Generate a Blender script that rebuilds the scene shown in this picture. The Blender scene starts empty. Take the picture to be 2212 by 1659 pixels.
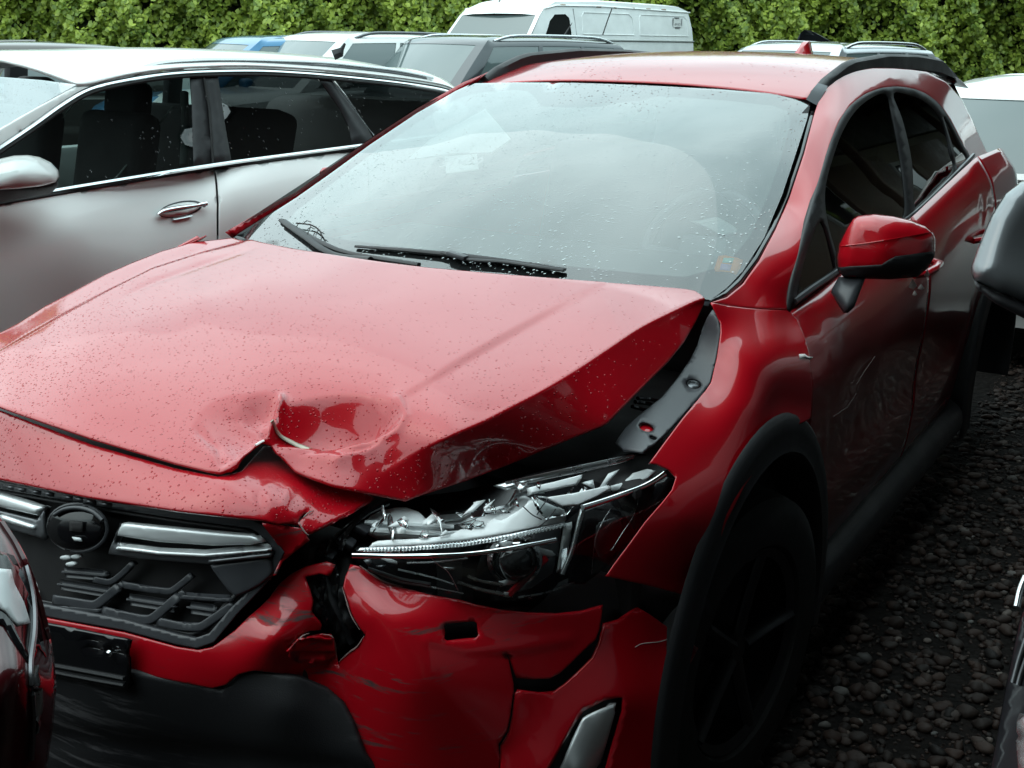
import bpy, bmesh, math, random
import numpy as np
from mathutils import Vector, Matrix
from mathutils.geometry import delaunay_2d_cdt
random.seed(7); RNG = np.random.default_rng(7)
SC = bpy.context.scene
COL = SC.collection
# ------------------------------------------------------------------ camera
# Solved from the red car's known size (wheelbase, track, glass corners); 1 unit = 1 m,
# red car faces -y, x to the car's left, ground at z = 0.
CAM = np.array([1.61064, -2.07368, 1.57292]); PITCH, ROLL, YAW, FPX = -.28927, .01438, -.55229, 2491.72
_f = np.array([math.sin(YAW)*math.cos(PITCH), math.cos(YAW)*math.cos(PITCH), math.sin(PITCH)])
_r0 = np.array([math.cos(YAW), -math.sin(YAW), 0.0]); _u0 = np.cross(_r0, _f)
CR = _r0*math.cos(ROLL) + _u0*math.sin(ROLL); CU = -_r0*math.sin(ROLL) + _u0*math.cos(ROLL); CF = _f
cd = bpy.data.cameras.new('camera'); cam = bpy.data.objects.new('camera', cd); COL.objects.link(cam)
cam.matrix_world = Matrix(((CR[0], CU[0], -CF[0], CAM[0]), (CR[1], CU[1], -CF[1], CAM[1]), (CR[2], CU[2], -CF[2], CAM[2]), (0, 0, 0, 1)))
cd.sensor_width = 36.0; cd.sensor_fit = 'HORIZONTAL'; cd.lens = 36.0*FPX/2212.0; cd.clip_start = .02; cd.clip_end = 900
SC.camera = cam
# ------------------------------------------------------------------ sky and light (overcast, damp spring day)
SUN_EL, SUN_AZ = math.radians(52), math.radians(250)
world = bpy.data.worlds.new('World'); SC.world = world; world.use_nodes = True
wn, wl = world.node_tree.nodes, world.node_tree.links; wn.clear()
wo = wn.new('ShaderNodeOutputWorld'); bg = wn.new('ShaderNodeBackground'); bg.inputs['Strength'].default_value = .15
sky = wn.new('ShaderNodeTexSky'); sky.sky_type = 'NISHITA'; sky.sun_disc = False
sky.sun_elevation = SUN_EL; sky.sun_rotation = SUN_AZ; sky.dust_density = 4.0; sky.air_density = 1.2
wtc = wn.new('ShaderNodeTexCoord'); wmap = wn.new('ShaderNodeMapping'); wmap.inputs['Scale'].default_value = (1.0, 1.0, 2.2)
wnz = wn.new('ShaderNodeTexNoise'); wnz.inputs['Scale'].default_value = 2.2; wnz.inputs['Detail'].default_value = 4; wnz.inputs['Roughness'].default_value = .5
wrmp = wn.new('ShaderNodeValToRGB')
wrmp.color_ramp.elements[0].position = .32; wrmp.color_ramp.elements[0].color = (6.3, 8.6, 8.9, 1)
wrmp.color_ramp.elements[1].position = .70; wrmp.color_ramp.elements[1].color = (10.6, 13.2, 13.4, 1)
wmix = wn.new('ShaderNodeMix'); wmix.data_type = 'RGBA'; wmix.inputs['Factor'].default_value = .88
wl.new(wtc.outputs['Generated'], wmap.inputs['Vector']); wl.new(wmap.outputs['Vector'], wnz.inputs['Vector'])
wl.new(wnz.outputs['Fac'], wrmp.inputs['Fac'])
wl.new(sky.outputs['Color'], wmix.inputs[6]); wl.new(wrmp.outputs['Color'], wmix.inputs[7])
wsep = wn.new('ShaderNodeSeparateXYZ'); wl.new(wtc.outputs['Generated'], wsep.inputs[0])
wz = wn.new('ShaderNodeMath'); wz.operation = 'MULTIPLY_ADD'; wz.use_clamp = False; wz.inputs[1].default_value = .80; wz.inputs[2].default_value = .52
wzc = wn.new('ShaderNodeMath'); wzc.operation = 'MAXIMUM'; wzc.inputs[1].default_value = 0.0
wl.new(wsep.outputs['Z'], wzc.inputs[0]); wl.new(wzc.outputs[0], wz.inputs[0])     # overcast sky: about 2.5 times brighter overhead than at the horizon
wsc = wn.new('ShaderNodeVectorMath'); wsc.operation = 'SCALE'; wl.new(wmix.outputs[2], wsc.inputs[0]); wl.new(wz.outputs[0], wsc.inputs['Scale'])
wl.new(wsc.outputs['Vector'], bg.inputs['Color']); wl.new(bg.outputs['Background'], wo.inputs['Surface'])
sl = bpy.data.lights.new('sun', 'SUN'); sl.energy = .5; sl.angle = math.radians(100); sl.color = (1, .97, .93)
so = bpy.data.objects.new('sun', sl); COL.objects.link(so)
_sd = Vector((math.sin(SUN_AZ)*math.cos(SUN_EL), math.cos(SUN_AZ)*math.cos(SUN_EL), math.sin(SUN_EL)))
so.rotation_euler = _sd.to_track_quat('Z', 'Y').to_euler(); so.location = (-6, 4, 9)
SC.view_settings.view_transform = 'Standard'; SC.view_settings.look = 'None'
SC.view_settings.exposure = 0.52; SC.view_settings.gamma = 1.0; SC.view_settings.use_curve_mapping = False
SC.cycles.max_bounces = 8; SC.cycles.transparent_max_bounces = 16; SC.cycles.glossy_bounces = 5; SC.cycles.transmission_bounces = 5
SC.cycles.caustics_reflective = False; SC.cycles.caustics_refractive = False; SC.cycles.use_denoising = True
SC.cycles.sample_clamp_indirect = 6.0

# ------------------------------------------------------------------ pixel <-> place
def U(px, py, x=None, y=None, z=None, d=None):
    """the point of the place seen at a photograph position, at a known x, y, z or distance"""
    v = CF + CR*(px-1106)/FPX + CU*(829.5-py)/FPX
    if d is None:
        if x is not None: d = (x-CAM[0])/v[0]
        elif y is not None: d = (y-CAM[1])/v[1]
        else: d = (z-CAM[2])/v[2]
    return CAM + v*d
def PJ(X):
    q = np.asarray(X, float)-CAM; w = q@CF
    return 1106+FPX*(q@CR)/w, 829.5-FPX*(q@CU)/w, w

# ------------------------------------------------------------------ materials
MATS = {}
def nodes(name):
    m = bpy.data.materials.new(name); m.use_nodes = True
    nt = m.node_tree; b = nt.nodes['Principled BSDF']; MATS[name] = m
    return m, nt.nodes, nt.links, b
def setp(b, **k):
    for a, v in k.items():
        b.inputs[a.replace('_', ' ')].default_value = v
def noise(n, l, scale, detail=3, rough=.55, vec=None, stretch=None):
    t = n.new('ShaderNodeTexNoise'); t.inputs['Scale'].default_value = scale
    t.inputs['Detail'].default_value = detail; t.inputs['Roughness'].default_value = rough
    tc = n.new('ShaderNodeTexCoord')
    if stretch:
        mp = n.new('ShaderNodeMapping'); mp.inputs['Scale'].default_value = stretch[:3]
        if len(stretch) > 3: mp.inputs['Rotation'].default_value = stretch[3:]
        l.new(tc.outputs['Object'], mp.inputs['Vector']); l.new(mp.outputs['Vector'], t.inputs['Vector'])
    else: l.new(tc.outputs['Object'], t.inputs['Vector'])
    return t
def ramp(n, l, src, a, b, ca=(0, 0, 0, 1), cb=(1, 1, 1, 1)):
    r = n.new('ShaderNodeValToRGB'); r.color_ramp.elements[0].position = a; r.color_ramp.elements[1].position = b
    r.color_ramp.elements[0].color = ca; r.color_ramp.elements[1].color = cb
    l.new(src, r.inputs['Fac']); return r
def mixc(n, l, fac, a, b):
    m = n.new('ShaderNodeMix'); m.data_type = 'RGBA'
    if hasattr(fac, 'is_linked'): l.new(fac, m.inputs['Factor'])
    else: m.inputs['Factor'].default_value = fac
    for i, c in ((6, a), (7, b)):
        if hasattr(c, 'is_linked'): l.new(c, m.inputs[i])
        else: m.inputs[i].default_value = (*c, 1)
    return m.outputs[2]
def math_(n, l, op, a, b=None):
    m = n.new('ShaderNodeMath'); m.operation = op
    for i, v in enumerate((a, b)):
        if v is None: continue
        if hasattr(v, 'is_linked'): l.new(v, m.inputs[i])
        else: m.inputs[i].default_value = v
    return m.outputs[0]
def drops(n, l, scale, cover, strength, zone=None):
    """rain beads: one rounded bump in some of the cells of a cell pattern"""
    tc = n.new('ShaderNodeTexCoord')
    v = n.new('ShaderNodeTexVoronoi'); v.inputs['Scale'].default_value = scale
    l.new(tc.outputs['Object'], v.inputs['Vector'])
    wn_ = n.new('ShaderNodeTexWhiteNoise'); l.new(v.outputs['Position'], wn_.inputs['Vector'])
    patch = noise(n, l, 3.2, 2)
    keep = math_(n, l, 'ADD', math_(n, l, 'MULTIPLY', patch.outputs['Fac'], 1.3), cover-.65)
    if zone is not None: keep = math_(n, l, 'MULTIPLY', keep, zone(n, l, tc))
    on = math_(n, l, 'LESS_THAN', wn_.outputs['Value'], keep)
    sep = n.new('ShaderNodeSeparateColor'); l.new(wn_.outputs['Color'], sep.inputs['Color'])
    rad = math_(n, l, 'ADD', math_(n, l, 'MULTIPLY', sep.outputs[1], .22), .16)
    q = math_(n, l, 'DIVIDE', v.outputs['Distance'], rad)
    hgt = math_(n, l, 'SUBTRACT', 1.0, math_(n, l, 'MULTIPLY', q, q))
    hgt = math_(n, l, 'SQRT', math_(n, l, 'MAXIMUM', hgt, 0.0))
    hgt = math_(n, l, 'MULTIPLY', math_(n, l, 'MULTIPLY', hgt, on), rad)
    b = n.new('ShaderNodeBump'); b.inputs['Strength'].default_value = strength; b.inputs['Distance'].default_value = 1.0/scale*1.2
    l.new(hgt, b.inputs['Height']); return b.outputs['Normal'], math_(n, l, 'GREATER_THAN', hgt, 0.02)
def paint(name, col, rough=.32, metallic=0., coat=1., wet=0., scale=120, scuff=False, flake=0., zone=None, cr=.025):
    m, n, l, b = nodes(name)
    setp(b, Base_Color=(*col, 1), Roughness=rough, Metallic=metallic, Coat_Weight=coat, Coat_Roughness=cr, Coat_IOR=1.45, Specular_IOR_Level=.15)
    dirt = noise(n, l, 9, 5, .6); rr = ramp(n, l, dirt.outputs['Fac'], .3, .75, (cr, cr, cr, 1), (cr+.07, cr+.07, cr+.07, 1))
    l.new(rr.outputs['Color'], b.inputs['Coat Roughness'])
    base = None
    if scuff:
        s1 = noise(n, l, 5, 6, .7, stretch=(1.0, 1.0, 9.0)); s2 = noise(n, l, 2.6, 3, .5)
        k1 = ramp(n, l, s1.outputs['Fac'], .57, .64); k2 = ramp(n, l, s2.outputs['Fac'], .52, .64)
        k = math_(n, l, 'MULTIPLY', k1.outputs['Color'], k2.outputs['Color'])
        s3 = noise(n, l, 30, 4, .6); g = mixc(n, l, s3.outputs['Fac'], (.012, .010, .011), (.16, .10, .10))
        base = mixc(n, l, k, col, g); l.new(base, b.inputs['Base Color'])
        inv = math_(n, l, 'SUBTRACT', 1.0, k); l.new(inv, b.inputs['Coat Weight'])
    if wet > 0:
        nm, msk = drops(n, l, scale, wet, .8, zone)
        l.new(nm, b.inputs['Coat Normal']); l.new(nm, b.inputs['Normal'])
        l.new(math_(n, l, 'SUBTRACT', 1.0, math_(n, l, 'MULTIPLY', msk, .55)), b.inputs['Coat Weight'])   # a bead mirrors less sky than the flat film
    return m
def plain(name, col, rough=.5, metallic=0., spec=.5, grain=0., gscale=300, var=0., vscale=8):
    m, n, l, b = nodes(name)
    setp(b, Base_Color=(*col, 1), Roughness=rough, Metallic=metallic, Specular_IOR_Level=spec)
    if var > 0:
        t = noise(n, l, vscale, 5, .6)
        l.new(mixc(n, l, ramp(n, l, t.outputs['Fac'], .3, .7).outputs['Color'], tuple(c*(1-var) for c in col), tuple(min(1, c*(1+var)) for c in col)), b.inputs['Base Color'])
        l.new(ramp(n, l, t.outputs['Fac'], .25, .8, (rough*.8,)*3+(1,), (min(1, rough*1.25),)*3+(1,)).outputs['Color'], b.inputs['Roughness'])
    if grain > 0:
        t2 = noise(n, l, gscale, 2, .5); bp = n.new('ShaderNodeBump'); bp.inputs['Strength'].default_value = grain; bp.inputs['Distance'].default_value = .002
        l.new(t2.outputs['Fac'], bp.inputs['Height']); l.new(bp.outputs['Normal'], b.inputs['Normal'])
    return m
def glass(name, tint=(.86, .92, .91), wet=0., scale=110, ior=1.52, rough=.01, boost=1.0, dirt=.0):
    """thin pane: see-through with a Fresnel reflection, so light still reaches the inside"""
    m, n, l, b = nodes(name); n.remove(b); out = n['Material Output']
    tr = n.new('ShaderNodeBsdfTransparent'); tr.inputs['Color'].default_value = (*tint, 1)
    gl = n.new('ShaderNodeBsdfGlossy'); gl.inputs['Roughness'].default_value = rough; gl.inputs['Color'].default_value = (1, 1, 1, 1)
    fr = n.new('ShaderNodeFresnel'); fr.inputs['IOR'].default_value = ior
    fac = math_(n, l, 'MINIMUM', math_(n, l, 'MULTIPLY', fr.outputs['Fac'], boost), 1.0)
    mx = n.new('ShaderNodeMixShader'); l.new(fac, mx.inputs['Fac'])
    if wet > 0:
        nm, msk = drops(n, l, scale, wet, 1.0); l.new(nm, gl.inputs['Normal']); l.new(nm, fr.inputs['Normal'])
    l.new(tr.outputs[0], mx.inputs[1]); l.new(gl.outputs[0], mx.inputs[2])
    last = mx.outputs[0]
    if dirt > 0:
        df = n.new('ShaderNodeBsdfDiffuse'); df.inputs['Color'].default_value = (.55, .58, .57, 1)
        t = noise(n, l, 5, 5, .6); m2 = n.new('ShaderNodeMixShader')
        l.new(math_(n, l, 'MULTIPLY', t.outputs['Fac'], dirt), m2.inputs['Fac']); l.new(last, m2.inputs[1]); l.new(df.outputs[0], m2.inputs[2]); last = m2.outputs[0]
    l.new(last, out.inputs['Surface']); return m

RED = (.41, .003, .010)
def hood_zone(n, l, tc):
    sp = n.new('ShaderNodeSeparateXYZ'); l.new(tc.outputs['Object'], sp.inputs[0])   # beads sit thickest near the nose
    r = ramp(n, l, math_(n, l, 'ADD', math_(n, l, 'MULTIPLY', sp.outputs['Y'], -1.0), -1.0), .48, .98, (.14,)*3+(1,), (1,)*3+(1,))
    return r.outputs['Color']
paint('paint_red', RED, wet=.50, scale=165, zone=hood_zone)
paint('paint_red_side', RED)
paint('paint_red_roof', RED, wet=.12, scale=80, cr=.05)
paint('paint_red_scuffed', RED, scuff=True)
paint('paint_white', (.78, .78, .76), rough=.35, coat=.8)
paint('paint_pearl', (.86, .85, .83), rough=.42, metallic=.0, coat=.6, cr=.06)
paint('paint_grey', (.045, .05, .055), rough=.3, metallic=.5)
paint('paint_charcoal', (.016, .017, .02), rough=.3, metallic=.4)
paint('paint_blue', (.035, .16, .30), rough=.3, metallic=.3)
paint('paint_silver', (.42, .44, .46), rough=.3, metallic=.7)
paint('paint_black', (.010, .008, .010), rough=.25)
paint('paint_taupe', (.06, .055, .05), rough=.35, metallic=.4)
plain('van_white', (.90, .92, .91), rough=.45, var=.08, vscale=3)
plain('plastic_black', (.012, .012, .014), rough=.55, grain=.25, gscale=500, var=.2)
plain('plastic_grey', (.042, .044, .050), rough=.42, grain=.15, gscale=600, var=.15)
def scraped():
    m, n, l, b = nodes('plastic_scraped'); s1 = noise(n, l, 6, 6, .7, stretch=(1., 1., 10.)); s2 = noise(n, l, 3, 3, .5)
    k = math_(n, l, 'MULTIPLY', ramp(n, l, s1.outputs['Fac'], .52, .66).outputs['Color'], ramp(n, l, s2.outputs['Fac'], .42, .62).outputs['Color'])
    l.new(mixc(n, l, k, (.012, .012, .014), (.10, .095, .10)), b.inputs['Base Color']); setp(b, Roughness=.55)
    t2 = noise(n, l, 420, 2, .5); bp = n.new('ShaderNodeBump'); bp.inputs['Strength'].default_value = .25; bp.inputs['Distance'].default_value = .002
    l.new(math_(n, l, 'ADD', t2.outputs['Fac'], math_(n, l, 'MULTIPLY', k, -1.5)), bp.inputs['Height']); l.new(bp.outputs['Normal'], b.inputs['Normal'])
scraped()
plain('plastic_gloss', (.006, .006, .007), rough=.08)
plain('chrome', (.82, .84, .85), rough=.07, metallic=1.)
plain('satin_silver', (.62, .64, .65), rough=.26, metallic=1., var=.06)
plain('bright_trim', (.80, .83, .84), rough=.38, metallic=.55, var=.04)
plain('satin_dark', (.16, .165, .175), rough=.35, metallic=.8)
plain('rubber', (.012, .012, .012), rough=.75, grain=.3, gscale=200, var=.2)
plain('frit', (.010, .010, .012), rough=.12)
plain('fabric', (.018, .018, .02), rough=.9, grain=.3, gscale=900, var=.15)
plain('fabric_light', (.30, .29, .27), rough=.9, grain=.2, gscale=900)
plain('trim_pale', (.34, .36, .35), rough=.7)
plain('dark_void', (.006, .005, .006), rough=.8, var=.2)
plain('engine_dark', (.012, .012, .013), rough=.5, var=.4, vscale=20)
plain('housing_grey', (.72, .76, .77), rough=.35, var=.06)
plain('lamp_white_and_sky', (.88, .91, .92), rough=.22, var=.05, vscale=25)  # white lamp plastic; on chrome facets it paints in the mirrored sky
plain('housing_black', (.010, .010, .012), rough=.25)
plain('bare_metal', (.36, .32, .26), rough=.4, metallic=.8, var=.2, vscale=40)
plain('chip_white', (.7, .66, .64), rough=.5)
plain('paper_white', (.75, .76, .74), rough=.7)
plain('paper_dull', (.34, .36, .35), rough=.8)
plain('paint_scrape', (.30, .22, .21), rough=.6)
paint('maroon_reflection', (.045, .004, .006), rough=.3)  # puts the red car's reflection into the lamp colour
paint('paint_mid_grey', (.16, .17, .18), rough=.35, metallic=.4)
plain('ink', (.03, .03, .035), rough=.7)
plain('ink_grey', (.25, .25, .26), rough=.7)
plain('sticker_orange', (.72, .22, .03), rough=.5)
plain('sticker_green', (.25, .62, .50), rough=.5)
plain('sticker_purple', (.42, .28, .50), rough=.5)
plain('twig_bark', (.018, .014, .012), rough=.8)
plain('rust', (.22, .12, .05), rough=.8, var=.4, vscale=30)
plain('tail_red', (.28, .01, .01), rough=.12)
plain('amber', (.6, .2, .02), rough=.2)
glass('glass_windshield', (.80, .88, .87), wet=.20, scale=125, boost=1.85, dirt=.03)
glass('glass_side', (.16, .17, .165), boost=1.1)
glass('glass_wagon', (.17, .22, .21), wet=.10, scale=60, boost=1.1)
glass('glass_tinted', (.035, .04, .04), wet=.12, scale=60, boost=1.1)
glass('lens_clear', (.90, .93, .93), boost=1.2, rough=.015)
glass('lens_dim', (.45, .46, .48), boost=1.3, rough=.02)
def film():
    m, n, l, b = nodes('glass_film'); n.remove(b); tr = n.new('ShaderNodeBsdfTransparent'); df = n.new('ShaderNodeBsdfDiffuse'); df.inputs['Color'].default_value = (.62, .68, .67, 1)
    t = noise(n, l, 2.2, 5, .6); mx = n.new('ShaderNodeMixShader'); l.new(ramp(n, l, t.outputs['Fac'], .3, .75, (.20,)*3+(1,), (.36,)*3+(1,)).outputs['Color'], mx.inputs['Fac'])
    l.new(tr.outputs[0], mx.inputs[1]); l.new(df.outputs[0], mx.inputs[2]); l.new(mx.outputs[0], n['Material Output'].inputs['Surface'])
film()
plain('glass_far', (.10, .13, .13), rough=.06, spec=.8)
plain('glass_dark', (.012, .014, .014), rough=.05, spec=.7)

# ------------------------------------------------------------------ mesh helpers
def obj(name, verts, faces, mat, parent=None, smooth=True, autosmooth=None):
    root = parent
    while root is not None and root.parent is not None: root = root.parent
    off = np.array(root.location) if root is not None else np.zeros(3)
    me = bpy.data.meshes.new(name)
    V = np.asarray(verts, float)-off
    me.from_pydata([tuple(v) for v in V], [], [tuple(int(i) for i in f) for f in faces]); me.update()
    me.materials.append(MATS[mat])
    me.polygons.foreach_set('use_smooth', [smooth]*len(me.polygons))
    o = bpy.data.objects.new(name, me); COL.objects.link(o)
    if parent is not None: o.parent = parent
    if autosmooth is not None and smooth:
        me.set_sharp_from_angle(angle=math.radians(autosmooth))
    return o
def tag(o, label, cat, group=None, kind=None):
    o['label'] = label; o['category'] = cat
    if group: o['group'] = group
    if kind: o['kind'] = kind
    return o
def thing(name, loc, label, cat, group=None):
    o = bpy.data.objects.new(name, None); COL.objects.link(o); o.location = loc; o.empty_display_size = .2
    return tag(o, label, cat, group)
def structure(o): o['kind'] = 'structure'; return o
def solid(o, t, off=-1.0, bevel=0.):
    m = o.modifiers.new('thickness', 'SOLIDIFY'); m.thickness = t; m.offset = off; m.use_even_offset = False
    if bevel:
        b = o.modifiers.new('bevel', 'BEVEL'); b.width = bevel; b.segments = 2; b.limit_method = 'ANGLE'; b.angle_limit = math.radians(50)
    return o
class TPS:
    """smooth surface through known points: inverse distance over the picture plane (planes stay planes)"""
    def __init__(s, anchors, lam=1e-4):
        A = []
        for a in anchors:
            if len(a) == 3 and not isinstance(a[2], str) and not isinstance(a[2], dict): A.append(PJ(a))
            else:
                p = U(a[0], a[1], **a[2]); A.append((a[0], a[1], float((p-CAM)@CF)))
        A = np.array(A); s.c = A[:, :2]/1000.; w = 1./A[:, 2]; n = len(A)
        K = s.k(s.c, s.c)+lam*np.eye(n); P = np.c_[np.ones(n), s.c]
        M = np.zeros((n+3, n+3)); M[:n, :n] = K; M[:n, n:] = P; M[n:, :n] = P.T
        s.w = np.linalg.lstsq(M, np.r_[w, 0, 0, 0], rcond=None)[0]
    @staticmethod
    def k(a, b):
        r2 = ((a[:, None]-b[None])**2).sum(2)+1e-12
        return .5*r2*np.log(r2)
    def __call__(s, q):
        q = np.asarray(q, float); c = q/1000.; n = len(s.c)
        w = s.k(c, s.c)@s.w[:n]+np.c_[np.ones(len(c)), c]@s.w[n:]
        d = 1./w
        v = CF+CR*((q[:, 0]-1106)/FPX)[:, None]+CU*((829.5-q[:, 1])/FPX)[:, None]
        return CAM+v*d[:, None]
class Plane:
    def __init__(s, p, nrm): s.p = np.asarray(p, float); s.n = np.asarray(nrm, float)
    def __call__(s, q):
        q = np.asarray(q, float)
        v = CF+CR*((q[:, 0]-1106)/FPX)[:, None]+CU*((829.5-q[:, 1])/FPX)[:, None]
        t = ((s.p-CAM)@s.n)/(v@s.n); return CAM+v*t[:, None]
def spl(pts, n=6, closed=False):
    """Catmull-Rom through points (any dimension)"""
    P = [np.asarray(p, float) for p in pts]; out = []; m = len(P)
    rng = range(m if closed else m-1)
    for i in rng:
        p1, p2 = P[i], P[(i+1) % m]
        p0 = P[i-1] if (closed or i > 0) else 2*p1-p2
        p3 = P[(i+2) % m] if (closed or i+2 < m) else 2*p2-p1
        for k in range(n):
            t = k/n
            out.append(.5*(2*p1+(p2-p0)*t+(2*p0-5*p1+4*p2-p3)*t*t+(3*p1-p0-3*p2+p3)*t**3))
    if not closed: out.append(P[-1])
    return np.array(out)
def dens(pts, step, closed=True):
    P = np.asarray(pts, float); out = []; m = len(P)
    for i in range(m if closed else m-1):
        a, b = P[i], P[(i+1) % m]; k = max(1, int(np.linalg.norm(b-a)/step))
        for j in range(k): out.append(a+(b-a)*j/k)
    if not closed: out.append(P[-1])
    return np.array(out)
def inside(poly, q):
    x, y = q[:, 0], q[:, 1]; r = np.zeros(len(q), bool); m = len(poly)
    for i in range(m):
        x1, y1 = poly[i]; x2, y2 = poly[(i+1) % m]
        c = ((y1 > y) != (y2 > y)); 
        with np.errstate(divide='ignore', invalid='ignore'):
            r ^= c & (x < (x2-x1)*(y-y1)/(y2-y1)+x1)
    return r
def edge_dist(poly, q):
    best = np.full(len(q), 1e9); m = len(poly)
    for i in range(m):
        a = poly[i]; b = poly[(i+1) % m]; ab = b-a; L = ab@ab+1e-12
        t = np.clip(((q-a)@ab)/L, 0, 1); best = np.minimum(best, np.hypot(*(q-(a+t[:, None]*ab)).T))
    return best
def tess(outline, step, holes=(), rings=()):
    outline = dens(outline, step); hs = [dens(h, step) for h in holes]
    pts = [outline]+hs; edges = []; k = 0
    for p in pts:
        m = len(p); edges += [(k+i, k+(i+1) % m) for i in range(m)]; k += m
    lo, hi = outline.min(0), outline.max(0)
    gx, gy = np.meshgrid(np.arange(lo[0], hi[0], step), np.arange(lo[1], hi[1], step*.866)); gx = gx+(np.arange(gx.shape[0]) % 2)[:, None]*step*.5
    g = np.c_[gx.ravel(), gy.ravel()]
    g = g[inside(outline, g)]
    if len(g): g = g[edge_dist(outline, g) > max([step*.45]+[r*1.35 for r in rings])]
    for h in hs:
        if len(g): g = g[~inside(h, g)]; g = g[edge_dist(h, g) > step*.45]
    extra = []
    for r in rings:
        nx = np.roll(outline, -1, 0)-np.roll(outline, 1, 0); nn = np.c_[nx[:, 1], -nx[:, 0]]; nn /= np.linalg.norm(nn, axis=1)[:, None]+1e-9
        for sgn in (1, -1):
            c = outline+nn*r*sgn; ok = inside(outline, c)
            if ok.sum() > len(c)*.5:
                c = c[ok]; c = c[edge_dist(outline, c) > r*.85]; extra.append(c); break
    allp = np.vstack(pts+extra+([g] if len(g) else []))
    res = delaunay_2d_cdt([Vector(p) for p in allp], edges, [], 0, 1e-6)
    V = np.array([tuple(v) for v in res[0]]); F = np.array([tuple(f) for f in res[2]])
    cen = V[F].mean(1); keep = inside(outline, cen)
    for h in hs: keep &= ~inside(h, cen)
    F = F[keep]; used = np.unique(F); mp = -np.ones(len(V), int); mp[used] = np.arange(len(used))
    return V[used], mp[F], outline
def panel(name, outline, surf, mat, parent, step=14, holes=(), thick=.003, disp=None, roll=None, smooth=True, off=-1.0):
    rings = () if roll is None else (roll[0]*.3, roll[0]*.65, roll[0])
    q, F, ol = tess(np.asarray(outline, float), step, [np.asarray(h, float) for h in holes], rings)
    P = surf(q)
    if disp is not None: P = disp(P, q)
    tri = P[F]; nrm = np.cross(tri[:, 1]-tri[:, 0], tri[:, 2]-tri[:, 0]); c = tri.mean(1)
    if ((nrm*(CAM-c)).sum(1)).sum() < 0: F = F[:, ::-1]; nrm = -nrm
    if roll is not None:
        vn = np.zeros_like(P)
        for k in range(3): np.add.at(vn, F[:, k], nrm)
        vn /= np.linalg.norm(vn, axis=1)[:, None]+1e-12
        dd = edge_dist(ol, q); t = np.clip(1-dd/roll[0], 0, 1)
        P = P-vn*(roll[1]*(1-np.sqrt(np.maximum(0, 1-t*t))))[:, None]
    o = obj(name, P, F, mat, parent, smooth)
    if thick: solid(o, thick, off)
    return o
def px_line(surf, pts, lift=0., n=5):
    """points of a surface along a traced line, lifted a little towards the viewer"""
    q = spl(pts, n) if n > 1 else np.asarray(pts, float)
    P = surf(q); v = CAM-P; v /= np.linalg.norm(v, axis=1)[:, None]
    return P+v*lift
def tube(name, pts, r, mat, parent, seg=8, flat=1.0, caps=True, taper=None):
    P = np.asarray(pts, float); n = len(P); V = []; F = []
    T = np.gradient(P, axis=0); T /= np.linalg.norm(T, axis=1)[:, None]+1e-12
    up = np.array([0, 0, 1.]) if abs(T[0][2]) < .9 else np.array([1., 0, 0])
    for i in range(n):
        a = np.cross(T[i], up); a /= np.linalg.norm(a)+1e-12; b = np.cross(a, T[i])
        rr = (r[i] if hasattr(r, '__len__') else r)*(1 if taper is None else taper(i/(n-1)))
        for k in range(seg):
            t = 2*math.pi*k/seg; V.append(P[i]+a*math.cos(t)*rr+b*math.sin(t)*rr*flat)
    for i in range(n-1):
        for k in range(seg): F.append((i*seg+k, i*seg+(k+1) % seg, (i+1)*seg+(k+1) % seg, (i+1)*seg+k))
    if caps: F.append(tuple(range(seg))[::-1]); F.append(tuple((n-1)*seg+k for k in range(seg)))
    return obj(name, V, F, mat, parent, True, 50)
def grid(name, rows, mat, parent, nu=6, nv=6, thick=0., closed=False, autosmooth=None):
    """Catmull-Rom sheet through rows of points"""
    R = [spl(r, nu, closed) for r in rows]; R = np.array(R)
    S = np.array([spl(R[:, j], nv) for j in range(R.shape[1])]).transpose(1, 0, 2)
    m, n = S.shape[:2]; V = S.reshape(-1, 3); F = []
    for i in range(m-1):
        for j in range(n if closed else n-1):
            F.append((i*n+j, i*n+(j+1) % n, (i+1)*n+(j+1) % n, (i+1)*n+j))
    o = obj(name, V, F, mat, parent, True, autosmooth)
    if thick: solid(o, thick)
    return o
def box(name, c, s, mat, parent, rot=(0, 0, 0), bev=.004, seg=2):
    bm = bmesh.new(); bmesh.ops.create_cube(bm, size=1)
    bmesh.ops.scale(bm, vec=s, verts=bm.verts)
    if bev: bmesh.ops.bevel(bm, geom=bm.edges[:], offset=min(bev, min(s)*.45), segments=seg, affect='EDGES', profile=.5)
    M = Matrix.Translation(c) @ Matrix.Rotation(rot[2], 4, 'Z') @ Matrix.Rotation(rot[1], 4, 'Y') @ Matrix.Rotation(rot[0], 4, 'X')
    bmesh.ops.transform(bm, matrix=M, verts=bm.verts)
    V = [tuple(v.co) for v in bm.verts]; F = [tuple(v.index for v in f.verts) for f in bm.faces]; bm.free()
    return obj(name, V, F, mat, parent, True, 40)
def lathe(name, prof, mat, parent, M, seg=32, autosmooth=40):
    """prof: (radius, along) pairs turned about the local z of M"""
    V = []; F = []; n = len(prof)
    for k in range(seg):
        t = 2*math.pi*k/seg
        for r, h in prof: V.append(tuple(M @ Vector((r*math.cos(t), r*math.sin(t), h))))
    for k in range(seg):
        for i in range(n-1):
            F.append((k*n+i, k*n+i+1, ((k+1) % seg)*n+i+1, ((k+1) % seg)*n+i))
    return obj(name, V, F, mat, parent, True, autosmooth)
def axis_matrix(c, z, up=(0, 0, 1)):
    z = Vector(z).normalized(); x = Vector(up).cross(z)
    if x.length < 1e-4: x = Vector((1, 0, 0))
    x.normalize(); y = z.cross(x); M = Matrix((x, y, z)).transposed().to_4x4(); M.translation = Vector(c); return M
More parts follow.
